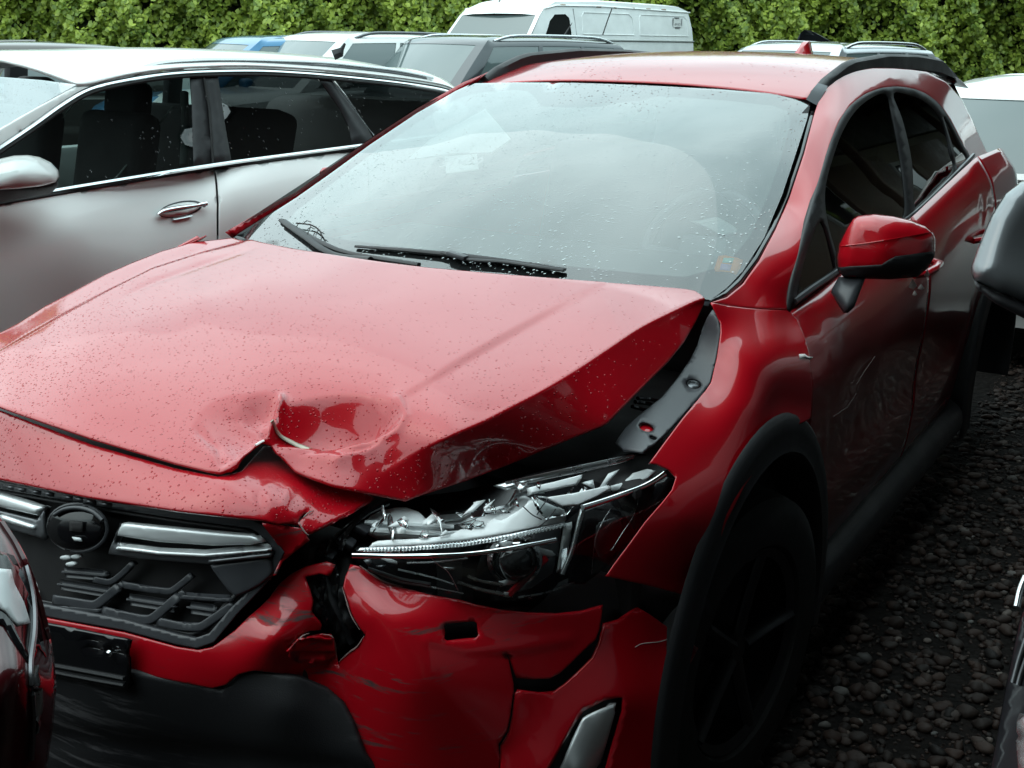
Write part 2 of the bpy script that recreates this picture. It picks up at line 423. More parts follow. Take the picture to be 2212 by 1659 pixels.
def puff(name, outline, depth, bulge, mat, parent, step=8, back=.03, edge=40, cutoff=None):
    """closed rounded body with a traced outline: bulged towards the viewer, shallow behind"""
    q, F, ol = tess(np.asarray(outline, float), step, (), (step*.35,))
    S = depth if callable(depth) else TPS(depth); P = S(q)
    dd = np.clip(edge_dist(ol, q)/edge, 0, 1); h = np.sqrt(np.maximum(0, 1-(1-dd)**2))
    v = CAM-P; v /= np.linalg.norm(v, axis=1)[:, None]; n = len(P)
    A = P+v*(bulge*h)[:, None]; B = P-v*(back*h)[:, None]-v*1e-4
    V = np.vstack([A, B]); tri = A[F]
    if (np.cross(tri[:, 1]-tri[:, 0], tri[:, 2]-tri[:, 0])*(CAM-tri.mean(1))).sum() < 0: F = F[:, ::-1]
    FF = [tuple(f) for f in F]+[tuple(f[::-1]+n) for f in F]
    o = obj(name, V, FF, mat, parent, True)
    md = o.modifiers.new('weld', 'WELD'); md.merge_threshold = .0004
    return o
def text(name, s, size, M, mat, parent, depth=.0006):
    c = bpy.data.curves.new(name, 'FONT'); c.body = s; c.size = size; c.align_x = 'CENTER'; c.align_y = 'CENTER'; c.extrude = depth
    t = bpy.data.objects.new(name, c); COL.objects.link(t)
    dg = bpy.context.evaluated_depsgraph_get(); me = bpy.data.meshes.new_from_object(t.evaluated_get(dg))
    V = [tuple(M @ v.co) for v in me.vertices]; F = [tuple(p.vertices) for p in me.polygons]
    bpy.data.objects.remove(t); bpy.data.curves.remove(c); bpy.data.meshes.remove(me)
    return obj(name, V, F, mat, parent, False)
# ================================================================== the damaged red car
car = thing('damaged_car', (0, 1.3, 0), 'red crossover with crumpled hood and smashed front corner in the middle of the picture', 'car')
def d_(k, v): return {k: v}
# ---- hood
def hz(x, y):
    ys = [-.95, -.84, -.76, -.65, -.5, -.3, -.1, .07, .3]; zs = [.84, .893, .928, .962, .997, 1.030, 1.053, 1.068, 1.085]
    return float(np.interp(y, ys, zs))-.055*(abs(x)/.68)**2.6
HOOD = [(500, 503), (560, 519), (640, 535), (740, 550), (830, 563), (920, 574), (1075, 588), (1230, 600), (1400, 613), (1480, 620), (1501, 624), (1516, 633), (1525, 643),
        (1524.5, 656), (1507, 693), (1480, 740), (1445, 783), (1410, 818), (1372, 856), (1315, 914), (1304, 921), (1242, 946), (1100, 1005), (1000, 1044), (918, 1070), (876, 1083),
        (842, 1076), (768, 1060), (715, 1048), (671, 1032), (637, 1017), (612, 995), (597, 977), (586, 957), (566, 953), (549, 962), (532, 985), (515, 1012), (500, 1020), (476, 1022), (451, 1018), (378, 1000),
        (300, 977), (200, 948), (100, 914), (0, 878), (-100, 838), (-190, 796), (-215, 770), (-160, 742), (-80, 728), (0, 705), (40, 684), (94, 650), (161, 615), (228, 580), (282, 557), (349, 531), (419, 512)]
anch = [(500, 503, d_('z', 1.052)), (640, 535, d_('z', 1.06)), (740, 550, d_('z', 1.066)), (920, 574, d_('z', 1.07)), (1230, 600, d_('z', 1.066)), (1480, 620, d_('z', 1.058)), (1525, 645, d_('z', 1.052)),
        (1511, 648, d_('z', 1.053)), (1437, 679, d_('z', 1.046)), (1380, 708, d_('z', 1.036)), (1296, 763, d_('z', 1.018)), (1242, 798, d_('z', 1.006)), (1150, 850, d_('z', .985)), (1050, 912, d_('z', .962)),
        (1524, 658, d_('z', 1.034)), (1480, 740, d_('z', .988)), (1410, 818, d_('z', .95)), (1315, 914, d_('z', .915)), (1242, 946, d_('z', .895)), (1100, 1005, d_('z', .866)), (1000, 1044, d_('z', .85)), (876, 1083, d_('z', .832)),
        (768, 1060, d_('y', -.70)), (671, 1032, d_('y', -.725)), (612, 995, d_('y', -.72)), (575, 953, d_('y', -.72)), (532, 985, d_('y', -.775)), (500, 1020, d_('y', -.82)), (451, 1018, d_('y', -.838)), (378, 1000, d_('y', -.843)),
        (200, 948, d_('y', -.843)), (0, 878, d_('y', -.838)), (-150, 815, d_('y', -.81))]
for x in (-.5, -.3, -.1, .1, .3):
    for y in (-.12, -.3, -.48): anch.append((x, y, hz(x, y)))
for x in (-.5, -.3, -.1, .08): anch += [(x, -.63, hz(x, -.63)), (x, -.75, hz(x, -.75))]
anch += [(419, 512, d_('x', -.765)), (282, 557, d_('x', -.765)), (161, 615, d_('x', -.745)), (40, 684, d_('x', -.72)), (-80, 728, d_('x', -.69))]
CREASE = [(1560, 640), (1525, 645), (1511, 648), (1483, 658), (1437, 679), (1380, 708), (1335, 739), (1296, 763), (1242, 798), (1150, 852), (1050, 905), (960, 948), (880, 985), (800, 1030)]
low_y = {658, 740, 818, 914, 946, 1005, 1044, 1083}
S_TOP = TPS([a for a in anch if not (isinstance(a[2], dict) and a[1] in low_y and a[0] > 900)]+[(960, 948, d_('z', .945)), (1330, 800, d_('z', 1.008)), (1440, 730, d_('z', 1.035)), (1120, 930, d_('z', .955))], 2e-4)
_c = S_TOP(np.array([(1525., 645.), (1483, 658), (1437, 679), (1380, 708), (1335, 739), (1296, 763), (1242, 798), (1150, 852), (1050, 905), (960, 948), (880, 985)]))
S_SIDE = TPS([tuple(p) for p in _c]+[a for a in anch if isinstance(a[2], dict) and a[1] in low_y and a[0] > 900]+[(876, 1083, d_('z', .832))], 1.5e-3)
def S_HOOD(q):
    q = np.asarray(q, float); A = S_TOP(q); B = S_SIDE(q); b, s, t = seg_d(q, CREASE)
    k = np.where(q[:, 0] > 790, sstep(np.clip(s*CS/12+.5, 0, 1)), 0.); k *= sstep(np.clip((q[:, 0]-800)/160, 0, 1))
    return A*(1-k[:, None])+B*k[:, None]
def seg_d(q, line):
    L = np.asarray(line, float); best = np.full(len(q), 1e9); sd = np.zeros(len(q)); tt = np.zeros(len(q)); tot = len(L)-1
    for i in range(tot):
        a, b = L[i], L[i+1]; ab = b-a; t = np.clip(((q-a)@ab)/(ab@ab), 0, 1); c = q-(a+t[:, None]*ab); dd = np.hypot(*c.T)
        m = dd < best; best[m] = dd[m]; sd[m] = (np.sign(ab[0]*c[:, 1]-ab[1]*c[:, 0])*dd)[m]; tt[m] = (i+t[m])/tot
    return best, sd, tt
def sstep(x): x = np.clip(x, 0, 1); return x*x*(3-2*x)
def hood_disp(P, q):
    z = np.zeros(len(q))
    def bowl(cx, cy, rx, ry, dep, p=2.0, ang=0):
        a = math.radians(ang); u = ((q[:, 0]-cx)*math.cos(a)+(q[:, 1]-cy)*math.sin(a))/rx; v = (-(q[:, 0]-cx)*math.sin(a)+(q[:, 1]-cy)*math.cos(a))/ry
        r = np.sqrt(u*u+v*v); return dep*np.where(r < 1, (1-r**p)**2, 0)
    z -= bowl(716, 912, 165, 60, .052, 3.0, -6)+bowl(530, 925, 120, 78, .020)+bowl(573, 880, 62, 34, .016)
    z -= bowl(800, 905, 78, 34, .008)
    b, s, t = seg_d(q, [(612, 850), (606, 880), (594, 915), (588, 938)]); z += .028*np.exp(-(b/6.5)**1.05)*sstep(t*3+.15)
    b, s, t = seg_d(q, [(588, 938), (640, 947), (700, 952), (790, 955)]); z += .026*np.exp(-(b/8)**1.05)*(1-t)**.7
    b, s, t = seg_d(q, [(588, 938), (552, 958), (520, 1000), (490, 1015)]); z += .012*np.exp(-(b/10)**2)*(1-t*.7)
    b, s, t = seg_d(q, [(860, 865), (874, 900), (858, 935), (800, 975), (730, 1000)]); z += .008*np.exp(-(b/11)**1.1)
    b, s, t = seg_d(q, [(560, 1000), (650, 985), (760, 1000)]); z += .004*np.exp(-(b/16)**2)
    b, s, t = seg_d(q, [(588, 938), (560, 905), (520, 890), (470, 900)]); z -= .006*np.exp(-(b/7)**1.5)*(1-t)
    b, s, t = seg_d(q, [(640, 985), (700, 968), (780, 972), (850, 950)]); z -= .007*np.exp(-(b/9)**1.5)*np.sin(np.pi*np.clip(t*.9+.05, 0, 1))
    b, s, t = seg_d(q, [(800, 862), (830, 885), (812, 915)]); z += .004*np.exp(-(b/6)**1.5)
    b, s, t = seg_d(q, [(430, 930), (470, 960), (480, 1000)]); z -= .004*np.exp(-(b/9)**1.5)
    # pressed ridges near both edges
    b, s, t = seg_d(q, [(560, 508), (505, 524), (430, 543), (330, 575), (236, 621), (130, 677), (0, 752), (-120, 800)])
    k = sstep(np.clip(t*9, 0, 1)); sg = np.sign(np.median(s[(q[:, 1] > 700) & (q[:, 0] > 300)]) or 1.0)
    z -= .010*k*sstep(np.clip(-s*sg/9+.5, 0, 1))
    b, s, t = seg_d(q, [(560, 535), (520, 545), (430, 575), (330, 610), (250, 650)]); z -= .003*np.exp(-(b/5)**2)*np.sin(np.pi*np.clip(t, 0, 1))
    b, s, t = seg_d(q, [(1290, 618), (1150, 690), (1000, 775), (862, 862)])
    sg = np.sign(np.median(s[(q[:, 1] > 700) & (q[:, 0] < 700)]) or 1.0); z -= .007*np.sin(np.pi*np.clip(t*.98+.01, 0, 1))**.6*sstep(np.clip(-s*sg/14+.5, 0, 1))*np.exp(-np.clip(-s*sg, 0, None)/160)
    # long soft buckles
    z += .0035*np.sin(q[:, 0]/150+q[:, 1]/70)*np.exp(-((q[:, 0]-330)/300)**2-((q[:, 1]-820)/110)**2)
    z += .0030*np.sin((q[:, 0]-1200)/60)*np.exp(-((q[:, 0]-1270)/130)**2-((q[:, 1]-690)/50)**2)
    P = P.copy(); P[:, 2] += z; return P
CS = 1.0; CS = float(np.sign(seg_d(np.array([(1400., 780.)]), CREASE)[1][0]))
hood = panel('hood', HOOD, S_HOOD, 'paint_red', car, step=5.5, thick=.004, disp=hood_disp, roll=(7, .004))
hood['label'] = 'red hood beaded with rain, torn dent at its front edge'
# bare metal showing along the torn fold
def on_hood(pts, lift=.002, n=5):
    q = spl(pts, n) if n > 1 else np.asarray(pts, float); P = hood_disp(S_HOOD(q), q); v = CAM-P; v /= np.linalg.norm(v, axis=1)[:, None]; return P+v*lift
tube('torn_edge', on_hood([(586, 936), (610, 941), (650, 946), (700, 950)], .001), .006, 'bare_metal', hood, 6, .5, taper=lambda t: .35+.9*math.sin(math.pi*min(1, t*.9+.05)))
tube('torn_edge', on_hood([(552, 957), (560, 953), (570, 951)], .003), .003, 'chip_white', hood, 6, .6)
tube('torn_edge', on_hood([(588, 934), (589, 922), (588, 908)], .002), .0018, 'ink', hood, 5)
# ---- windshield
TOPZ = 1.452
def ws_pt(s, t):
    """s -1..1 across, t 0 bottom .. 1 top"""
    yb, zb, xb = .13+.16*s*s, 1.035-.006*s*s, .735; yt, zt, xt = 1.125+.06*s*s, TOPZ-.018*s*s, .592
    x = s*(xb+(xt-xb)*t); y = yb+(yt-yb)*t; z = zb+(zt-zb)*t+.035*math.sin(math.pi*t)*(1-.3*s*s)-.03*max(s, 0)**6
    return (x, y, z)
S_WS = TPS([ws_pt(s, t) for s in (-1, -.6, -.2, .2, .5, .75, .9, 1) for t in (0, .25, .5, .75, 1)], 2e-5)
WS = [(1021, 180), (1110, 178), (1250, 179), (1390, 184), (1560, 193), (1680, 203), (1754, 212), (1742, 262), (1718, 335), (1690, 420), (1650, 515), (1605, 585), (1570, 622), (1535, 648),
      (1480, 640), (1400, 628), (1230, 614), (1075, 602), (920, 588), (740, 564), (640, 549), (560, 528), (512, 508), (560, 478), (640, 427), (715, 374), (800, 312), (900, 245), (985, 196)]
ws = panel('windshield', WS, S_WS, 'glass_windshield', car, step=26, thick=0)
ws['label'] = 'rain-spotted windshield reflecting grey sky'
def back_surf(S, dist):
    def f(q):
        P = S(q); v = P-CAM; v /= np.linalg.norm(v, axis=1)[:, None]; return P+v*dist
    return f
# black printed border behind the glass, with the wider block at the mirror
WIN = [(1032, 200), (1110, 194), (1140, 196), (1160, 215), (1168, 230), (1235, 232), (1300, 230), (1330, 222), (1380, 217), (1420, 207), (1560, 216), (1670, 228), (1702, 240), (1708, 262), (1690, 330), (1660, 420), (1620, 510), (1580, 560), (1560, 575),
       (1480, 598), (1400, 592), (1230, 575), (1075, 558), (920, 540), (760, 520), (640, 500), (614, 486), (640, 455), (715, 398), (800, 334), (900, 265), (985, 214)]
panel('windshield_border', [(p[0], p[1]) for p in WS], back_surf(S_WS, .006), 'frit', ws, step=30, holes=[WIN], thick=0)
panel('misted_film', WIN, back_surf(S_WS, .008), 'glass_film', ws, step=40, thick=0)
# ---- cowl, wipers, twig
S_COWL = TPS([(x, y+.0, z) for x, y, z in [(-.74, .27, 1.015), (-.4, .13, 1.02), (0, .06, 1.03), (.4, .13, 1.02), (.74, .25, 1.02), (-.74, .40, 1.03), (0, .2, 1.045), (.74, .38, 1.03)]])
panel('cowl', [(495, 503), (520, 488), (560, 470), (640, 500), (760, 548), (920, 570), (1230, 598), (1480, 618), (1540, 640), (1530, 660), (1400, 640), (1230, 622), (920, 592), (640, 555), (520, 520)], S_COWL, 'plastic_grey', car, step=24, thick=.004)
def on_ws(pts, lift, n=6): return px_line(S_WS, pts, lift, n)
def blade(pts, lift=.012):
    w = thing_part('wiper', car)
    return w
wp = tube('wiper', on_ws([(768, 532), (880, 541), (1000, 553), (1120, 568), (1222, 582)], .014), .009, 'plastic_black', car, 8, .7, taper=lambda t: .55+.5*math.sin(math.pi*t))
tube('wiper_arm', on_ws([(955, 545), (1010, 560), (1090, 566), (1160, 576), (1218, 584)], .022), .007, 'plastic_black', wp, 8, .6)
box('wiper_joint', U(988, 552, d=float((S_WS([(988, 552)])[0]-CAM)@CF)-.03), (.06, .02, .012), 'plastic_grey', wp, (0, .1, -.15), .004)
wp2 = tube('wiper', on_ws([(607, 476), (650, 500), (700, 527), (760, 548), (905, 572)], .014), .0085, 'plastic_black', car, 8, .7)
tube('wiper_arm', on_ws([(612, 478), (660, 512), (700, 540), (735, 553), (800, 560)], .028), .011, 'plastic_black', wp2, 8, .6)
tw = tag(tube('twig', on_ws([(640, 482), (660, 484), (675, 487), (690, 498), (697, 512)], .03), .0022, 'twig_bark', None, 6), 'small bare twig caught on the left wiper of the red car', 'twig')
for a in ([(655, 483), (663, 477), (672, 480)], [(672, 487), (668, 497), (664, 506)], [(688, 496), (682, 508)], [(692, 500), (700, 505)], [(645, 483), (640, 490)]):
    tube('side_shoot', on_ws(a, .031), .0013, 'twig_bark', tw, 5)
# ---- roof skin, rails, fin
def roof_pt(x, y):
    ys = [1.12, 1.3, 1.55, 1.9, 2.3, 2.7, 3.1, 3.35]; zs = [1.456, 1.502, 1.530, 1.546, 1.543, 1.525, 1.485, 1.44]
    return (x, y+.06*(x/.57)**2*(1 if y < 1.4 else 0), float(np.interp(y, ys, zs))-.035*(abs(x)/.57)**2.4)
rows = [[roof_pt(x, y) for x in (-.57, -.4, -.2, 0, .2, .4, .57)] for y in (1.135, 1.22, 1.35, 1.55, 1.9, 2.3, 2.7, 3.1, 3.35)]
grid('roof', rows, 'paint_red_roof', car, 5, 5, .003)
def rail(sx):
    pts = []
    for i in range(25):
        t = i/24; y = 1.25+1.75*t; x = sx*(.565+.01*math.sin(math.pi*t)); b = roof_pt(abs(x), y)[2]
        pts.append((x, y, b+.002+.036*min(1, math.sin(math.pi*t)*2.4)**.8))
    V = []; F = []
    for i, p in enumerate(pts):
        b = roof_pt(.57, p[1])[2]-.012; w = .02
        V += [(p[0]-w, p[1], b), (p[0]-w*.8, p[1], p[2]-.008), (p[0]-w*.3, p[1], p[2]), (p[0]+w*.3, p[1], p[2]), (p[0]+w*.8, p[1], p[2]-.008), (p[0]+w, p[1], b)]
    for i in range(24):
        for k in range(5): F.append((i*6+k, i*6+k+1, (i+1)*6+k+1, (i+1)*6+k))
    F += [(0, 1, 2, 3, 4, 5), tuple(24*6+k for k in (5, 4, 3, 2, 1, 0))]
    obj('roof_rail', V, F, 'plastic_black', car, True, 40)
rail(1); rail(-1)
for sx in (1, -1):
    grid('roof_ditch_molding', [[(sx*.566, 1.155, 1.428), (sx*.564, 1.21, 1.452), (sx*.562, 1.26, 1.470)], [(sx*.594, 1.17, 1.412), (sx*.590, 1.23, 1.440), (sx*.586, 1.28, 1.462)]], 'satin_dark', car, 4, 3)
V = []; F = []
fp = [(0, 0), (.05, .035), (.10, .058), (.135, .066), (.16, .06), (.175, 0)]
for y, h in fp:
    w = .028*(1-abs(y-.1)/.16)+.006
    V += [(-w, 2.72+y, 1.523), (-w*.35, 2.72+y, 1.523+h), (w*.35, 2.72+y, 1.523+h), (w, 2.72+y, 1.523)]
for i in range(len(fp)-1):
    for k in range(3): F.append((i*4+k, i*4+k+1, i*4+5+k, i*4+4+k))
obj('roof_antenna', V, F, 'paint_red_side', car, True, 60)
# ---- left windshield pillar and cant rail (one pressed side frame), right pillar
PIL = [(1537, 652), (1570, 641), (1605, 612), (1640, 562), (1675, 495), (1705, 425), (1737, 330), (1760, 240), (1772, 205), (1786, 184), (1806, 166), (1840, 152), (1885, 145), (1930, 146), (1968, 149), (2003, 154), (2045, 176), (2077, 211), (2101, 257), (2133, 327), (2150, 342), (2172, 358), (2176, 380), (2150, 400), (2118, 372),
       (2098, 352), (2078, 308), (2052, 258), (2030, 226), (2005, 205), (1975, 192), (1940, 187), (1905, 190), (1870, 203), (1838, 228), (1815, 262), (1795, 312), (1770, 395), (1745, 480), (1725, 555), (1710, 618), (1704, 670), (1660, 668), (1610, 664), (1570, 659)]
S_SG = TPS([(.812-.168*(max(0, z-1.03)/.42)**1.15, y, z) for y in (.4, .9, 1.4, 1.9, 2.4, 2.8) for z in (1.0, 1.1, 1.2, 1.3, 1.4, 1.47)], 1e-5)
A_PIL = [tuple(p) for p in S_SG(np.array([(1704., 670.), (1722, 558), (1745, 478), (1768, 400), (1800, 300), (1840, 228), (1870, 204), (1905, 190), (1940, 187), (1975, 192), (2005, 205), (2030, 226), (2052, 258), (2078, 308), (2098, 352)]))]+[(1539, 653, d_('x', .745)), (1605, 612, d_('x', .738)), (1700, 445, d_('x', .685)), (1760, 235, d_('x', .592)), (1800, 170, d_('x', .575)), (1900, 144, d_('x', .59)), (1975, 156, d_('x', .605)),
             (1650, 600, d_('x', .765)), (1735, 430, d_('x', .722)), (1785, 250, d_('x', .645)), (1840, 185, d_('x', .62)), (1920, 165, d_('x', .625)),
             (2045, 176, d_('y', 2.62)), (2077, 211, d_('y', 2.85)), (2101, 257, d_('y', 2.98)), (2133, 327, d_('y', 3.08)), (2172, 358, d_('y', 3.20)), (2176, 380, d_('y', 3.15)), (2118, 372, d_('y', 2.62))]
A_FEN = [(1540, 655, d_('x', .745)), (1557, 700, d_('x', .768)), (1548, 773, d_('x', .785)), (1524, 843, d_('x', .80)), (1476, 900, d_('x', .81)), (1424, 971, d_('x', .82)), (1403, 999, d_('x', .825)), (1461, 1031, d_('x', .86)),
             (1590, 760, d_('x', .822)), (1560, 860, d_('x', .838)), (1500, 950, d_('x', .845)), (1640, 780, d_('x', .862)), (1600, 880, d_('x', .872)), (1530, 1000, d_('x', .876)), (1690, 740, d_('x', .858)),
             (1420, 1120, d_('x', .865)), (1370, 1190, d_('x', .85)), (1404, 1266, d_('x', .868)), (1480, 1120, d_('x', .892)), (1460, 1220, d_('x', .888)), (1664, 937, d_('x', .908)), (1580, 1038, d_('x', .908)), (1524, 1158, d_('x', .908)), (1505, 1262, d_('x', .902)),
             (1690, 830, d_('x', .892)), (1739, 768, d_('x', .888)), (1725, 880, d_('x', .905)), (1712, 690, d_('x', .822))]
S_PIL = S_FEN = TPS(A_PIL+A_FEN, 1.2e-3)
panel('side_frame', PIL, S_PIL, 'paint_red_side', car, step=6, thick=.004, roll=(5, .002))
panel('windshield_molding', [(1537, 652), (1570, 640), (1605, 611), (1640, 561), (1675, 494), (1705, 424), (1737, 329), (1760, 239), (1752, 239), (1729, 329), (1697, 424), (1667, 490), (1630, 555), (1597, 600), (1565, 630), (1535, 648)], back_surf(S_PIL, .008), 'plastic_gloss', car, step=12, thick=.002)
# right pillar: thin red edge seen beyond the glass
rp = [(494, 497), (540, 470), (590, 440), (640, 415), (700, 372), (800, 300), (900, 235), (1000, 178), (1040, 162), (1075, 145)]
SR = TPS([(494, 497, d_('x', -.78)), (590, 440, d_('x', -.775)), (700, 372, d_('x', -.75)), (800, 300, d_('x', -.71)), (900, 235, d_('x', -.67)), (1000, 178, d_('x', -.62)), (1075, 145, d_('x', -.60)), (720, 400, d_('x', -.73)), (900, 260, d_('x', -.655))])
lo = [(1078, 152), (1020, 183), (900, 251), (800, 318), (700, 390), (640, 432), (590, 460), (540, 492), (510, 510)]
panel('side_frame', rp+lo, SR, 'paint_red_side', car, step=10, thick=.02)
panel('windshield_molding', [(510, 508), (590, 457), (640, 428), (700, 387), (800, 315), (900, 248), (990, 199), (995, 204), (900, 258), (800, 326), (700, 400), (640, 440), (600, 465), (535, 515)], back_surf(SR, -.004), 'plastic_black', car, step=12, thick=.002)
panel('side_window', [(500, 497), (700, 366), (900, 232), (1080, 150), (1200, 190), (1100, 400), (800, 480), (560, 520)], TPS([(-.80, .3, 1.0), (-.80, 1.6, 1.03), (-.64, 1.2, 1.40), (-.64, 1.9, 1.44), (-.78, .8, 1.10)]), 'glass_side', car, step=60, thick=0)
# ---- left front fender
FEN = [(1537, 652), (1557, 697), (1557, 718), (1548, 773), (1536, 825), (1524, 843), (1476, 901), (1424, 971), (1403, 1000), (1418, 1003), (1446, 1015), (1461, 1031), (1452, 1058), (1431, 1085), (1394, 1128), (1361, 1174), (1325, 1222), (1310, 1245),
       (1404, 1266), (1470, 1284), (1520, 1300), (1540, 1220), (1570, 1130), (1610, 1050), (1660, 980), (1720, 920), (1752, 905), (1757, 840), (1752, 790), (1750, 764), (1740, 728), (1724, 690), (1712, 676), (1704, 670), (1660, 668), (1610, 664), (1570, 659)]
def fen_disp(P, q):
    x = .004*np.sin(q[:, 0]/22+q[:, 1]/55)*np.exp(-((q[:, 0]-1665)/55)**2-((q[:, 1]-880)/75)**2)
    P = P.copy(); P[:, 0] += x; return P
fen = panel('fender', FEN, S_FEN, 'paint_red_side', car, step=7.5, thick=.003, disp=fen_disp, roll=(4, .0015))
panel('paint_chip', [(1727, 765), (1738, 764), (1746, 770), (1757, 771), (1752, 776), (1740, 773), (1728, 774)], back_surf(S_FEN, -.004), 'chip_white', fen, step=8, thick=.001)
# ---- black bracket in the open hood gap
S_BR = TPS([(1538, 668, d_('x', .735)), (1557, 705, d_('x', .765)), (1548, 773, d_('x', .775)), (1524, 843, d_('x', .788)), (1455, 924, d_('x', .80)), (1388, 975, d_('x', .80)), (1515, 710, d_('x', .715)), (1463, 815, d_('x', .725)), (1388, 888, d_('x', .725)), (1330, 955, d_('x', .73))], 1e-4)
def ell(cx, cy, rx, ry, n=16, a=0): return [(cx+rx*math.cos(2*math.pi*k/n)*math.cos(a)-ry*math.sin(2*math.pi*k/n)*math.sin(a), cy+rx*math.cos(2*math.pi*k/n)*math.sin(a)+ry*math.sin(2*math.pi*k/n)*math.cos(a)) for k in range(n)]
br = panel('fender_bracket', [(1537, 668), (1552, 690), (1556, 715), (1547, 775), (1535, 826), (1522, 843), (1470, 903), (1440, 935), (1419, 955), (1388, 976), (1346, 971), (1328, 953), (1351, 921), (1388, 888), (1429, 856), (1463, 815), (1490, 775), (1505, 745), (1514, 712), (1526, 685)], S_BR, 'plastic_grey', car, step=10, thick=.004, holes=[ell(1498, 829, 17, 11, a=.2), ell(1396, 922, 17, 10, a=.3), ell(1411, 945, 9, 5, a=.3)], roll=(4, .004))
panel('bolt', ell(1498, 830, 14, 9, a=.2), back_surf(S_BR, .012), 'satin_dark', br, step=6, thick=.004)
panel('hole_insert', ell(1396, 924, 18, 11, a=.3), back_surf(S_BR, .02), 'paint_red_side', br, step=8, thick=.003)
# clutter under the hood edge
for a in ([(1372, 868), (1400, 872), (1420, 880)], [(1366, 878), (1392, 886), (1412, 893)], [(1378, 860), (1402, 862), (1424, 866)]):
    tube('cable', [U(p[0], p[1], x=.715) for p in a], .004, 'plastic_gloss', car, 6)
box('engine_bay', (0, -.20, .58), (1.26, .86, .42), 'engine_dark', car, bev=.02)
box('radiator_support', (.0, -.72, .60), (.84, .10, .34), 'engine_dark', car, bev=.01)
box('crash_beam', (.10, -.80, .56), (.70, .05, .11), 'engine_dark', car, bev=.01)
# ---- upper nose strip between hood and grille
S_N = TPS([(-150, 960, d_('y', -.84)), (0, 905, d_('y', -.838)), (200, 975, d_('y', -.847)), (378, 1020, d_('y', -.847)), (500, 1040, d_('y', -.832)), (610, 1000, d_('y', -.69)), (575, 965, d_('y', -.66)), (700, 1045, d_('y', -.68)), (805, 1074, d_('y', -.66)), (668, 1155, d_('y', -.80)), (732, 1118, d_('y', -.735)),
           (0, 1034, d_('y', -.900)), (191, 1072, d_('y', -.907)), (381, 1100, d_('y', -.903)), (549, 1122, d_('y', -.862)), (572, 1126, d_('y', -.855)), (614, 1194, d_('y', -.828)), (450, 1055, d_('y', -.862)), (600, 1068, d_('y', -.802)), (-100, 1010, d_('y', -.872)), (0, 965, d_('y', -.868)), (200, 1020, d_('y', -.878))], 3e-4)
def nose_disp(P, q):
    P = P.copy()
    b, s, t = seg_d(q, [(560, 1075), (572, 1105), (600, 1128)]); P[:, 2] -= .004*np.exp(-(b/9)**2)
    b, s, t = seg_d(q, [(625, 1060), (610, 1090), (632, 1125)]); P[:, 2] += .004*np.exp(-(b/8)**2)
    P[:, 2] += .0025*np.sin(q[:, 0]/17)*np.exp(-((q[:, 0]-630)/45)**2-((q[:, 1]-1095)/35)**2); return P
NOSE = [(-160, 850), (0, 885), (200, 958), (378, 1008), (470, 1026), (520, 1015), (570, 960), (600, 960), (660, 1015), (760, 1050), (812, 1072), (798, 1082), (732, 1120), (668, 1155), (661, 1151), (652, 1140), (646, 1127), (655, 1118), (672, 1105), (660, 1108), (650, 1118), (644, 1135),
        (600, 1130), (572, 1127), (549, 1124), (381, 1104), (191, 1076), (0, 1038), (-160, 1000)]
nose = panel('bumper_cover', NOSE, S_N, 'paint_red', car, step=10, thick=.003, disp=nose_disp, roll=(6, .005))
nose['label'] = 'wet upper strip of the red bumper cover, torn at its end'
panel('bumper_cover', [(566, 1130), (600, 1134), (651, 1141), (660, 1152), (669, 1167), (640, 1190), (610, 1214), (597, 1243), (590, 1243), (613, 1194), (570, 1137)], back_surf(S_N, .004), 'paint_red_scuffed', car, step=9, thick=.003)
# ---- lower bumper cover, in the pieces it broke into
S_B = TPS([(114, 1337, d_('y', -.93)), (-100, 1300, d_('y', -.93)), (427, 1403, d_('y', -.905)), (500, 1365, d_('y', -.878)), (580, 1310, d_('y', -.84)), (640, 1240, d_('y', -.80)), (650, 1461, d_('y', -.825)), (290, 1453, d_('y', -.928)), (-50, 1430, d_('y', -.935)), (724, 1400, d_('y', -.782)), (756, 1217, d_('y', -.758)), (870, 1266, d_('y', -.72)), (995, 1360, d_('y', -.695)),
           (1080, 1315, d_('y', -.628)), (1190, 1324, d_('y', -.55)), (1305, 1307, d_('y', -.45)), (1110, 1491, d_('y', -.645)), (1080, 1609, d_('y', -.685)), (760, 1560, d_('y', -.80)), (800, 1659, d_('y', -.80)), (1200, 1467, d_('y', -.57)), (1290, 1385, d_('y', -.475)), (500, 1620, d_('y', -.88)), (200, 1640, d_('y', -.93)), (900, 1480, d_('y', -.785)), (980, 1300, d_('y', -.685)), (870, 1340, d_('y', -.768)), (800, 1330, d_('y', -.79)), (592, 1378, d_('y', -.878)), (800, 1440, d_('y', -.795))], 3e-4)
def bump_disp(P, q):
    P = P.copy(); b, s, t = seg_d(q, [(930, 1378), (1010, 1400), (1110, 1398), (1230, 1380)])
    P[:, 1] -= .006*np.exp(-(b/14)**2)
    b, s, t = seg_d(q, [(560, 1320), (600, 1380), (640, 1420)]); P[:, 1] += .005*np.exp(-(b/20)**2)
    b, s, t = seg_d(q, [(790, 1290), (850, 1320), (960, 1340)]); P[:, 1] -= .004*np.exp(-(b/22)**2)
    P[:, 1] += .003*np.sin(q[:, 0]/28+q[:, 1]/40)*np.exp(-((q[:, 0]-640)/70)**2-((q[:, 1]-1390)/60)**2); return P
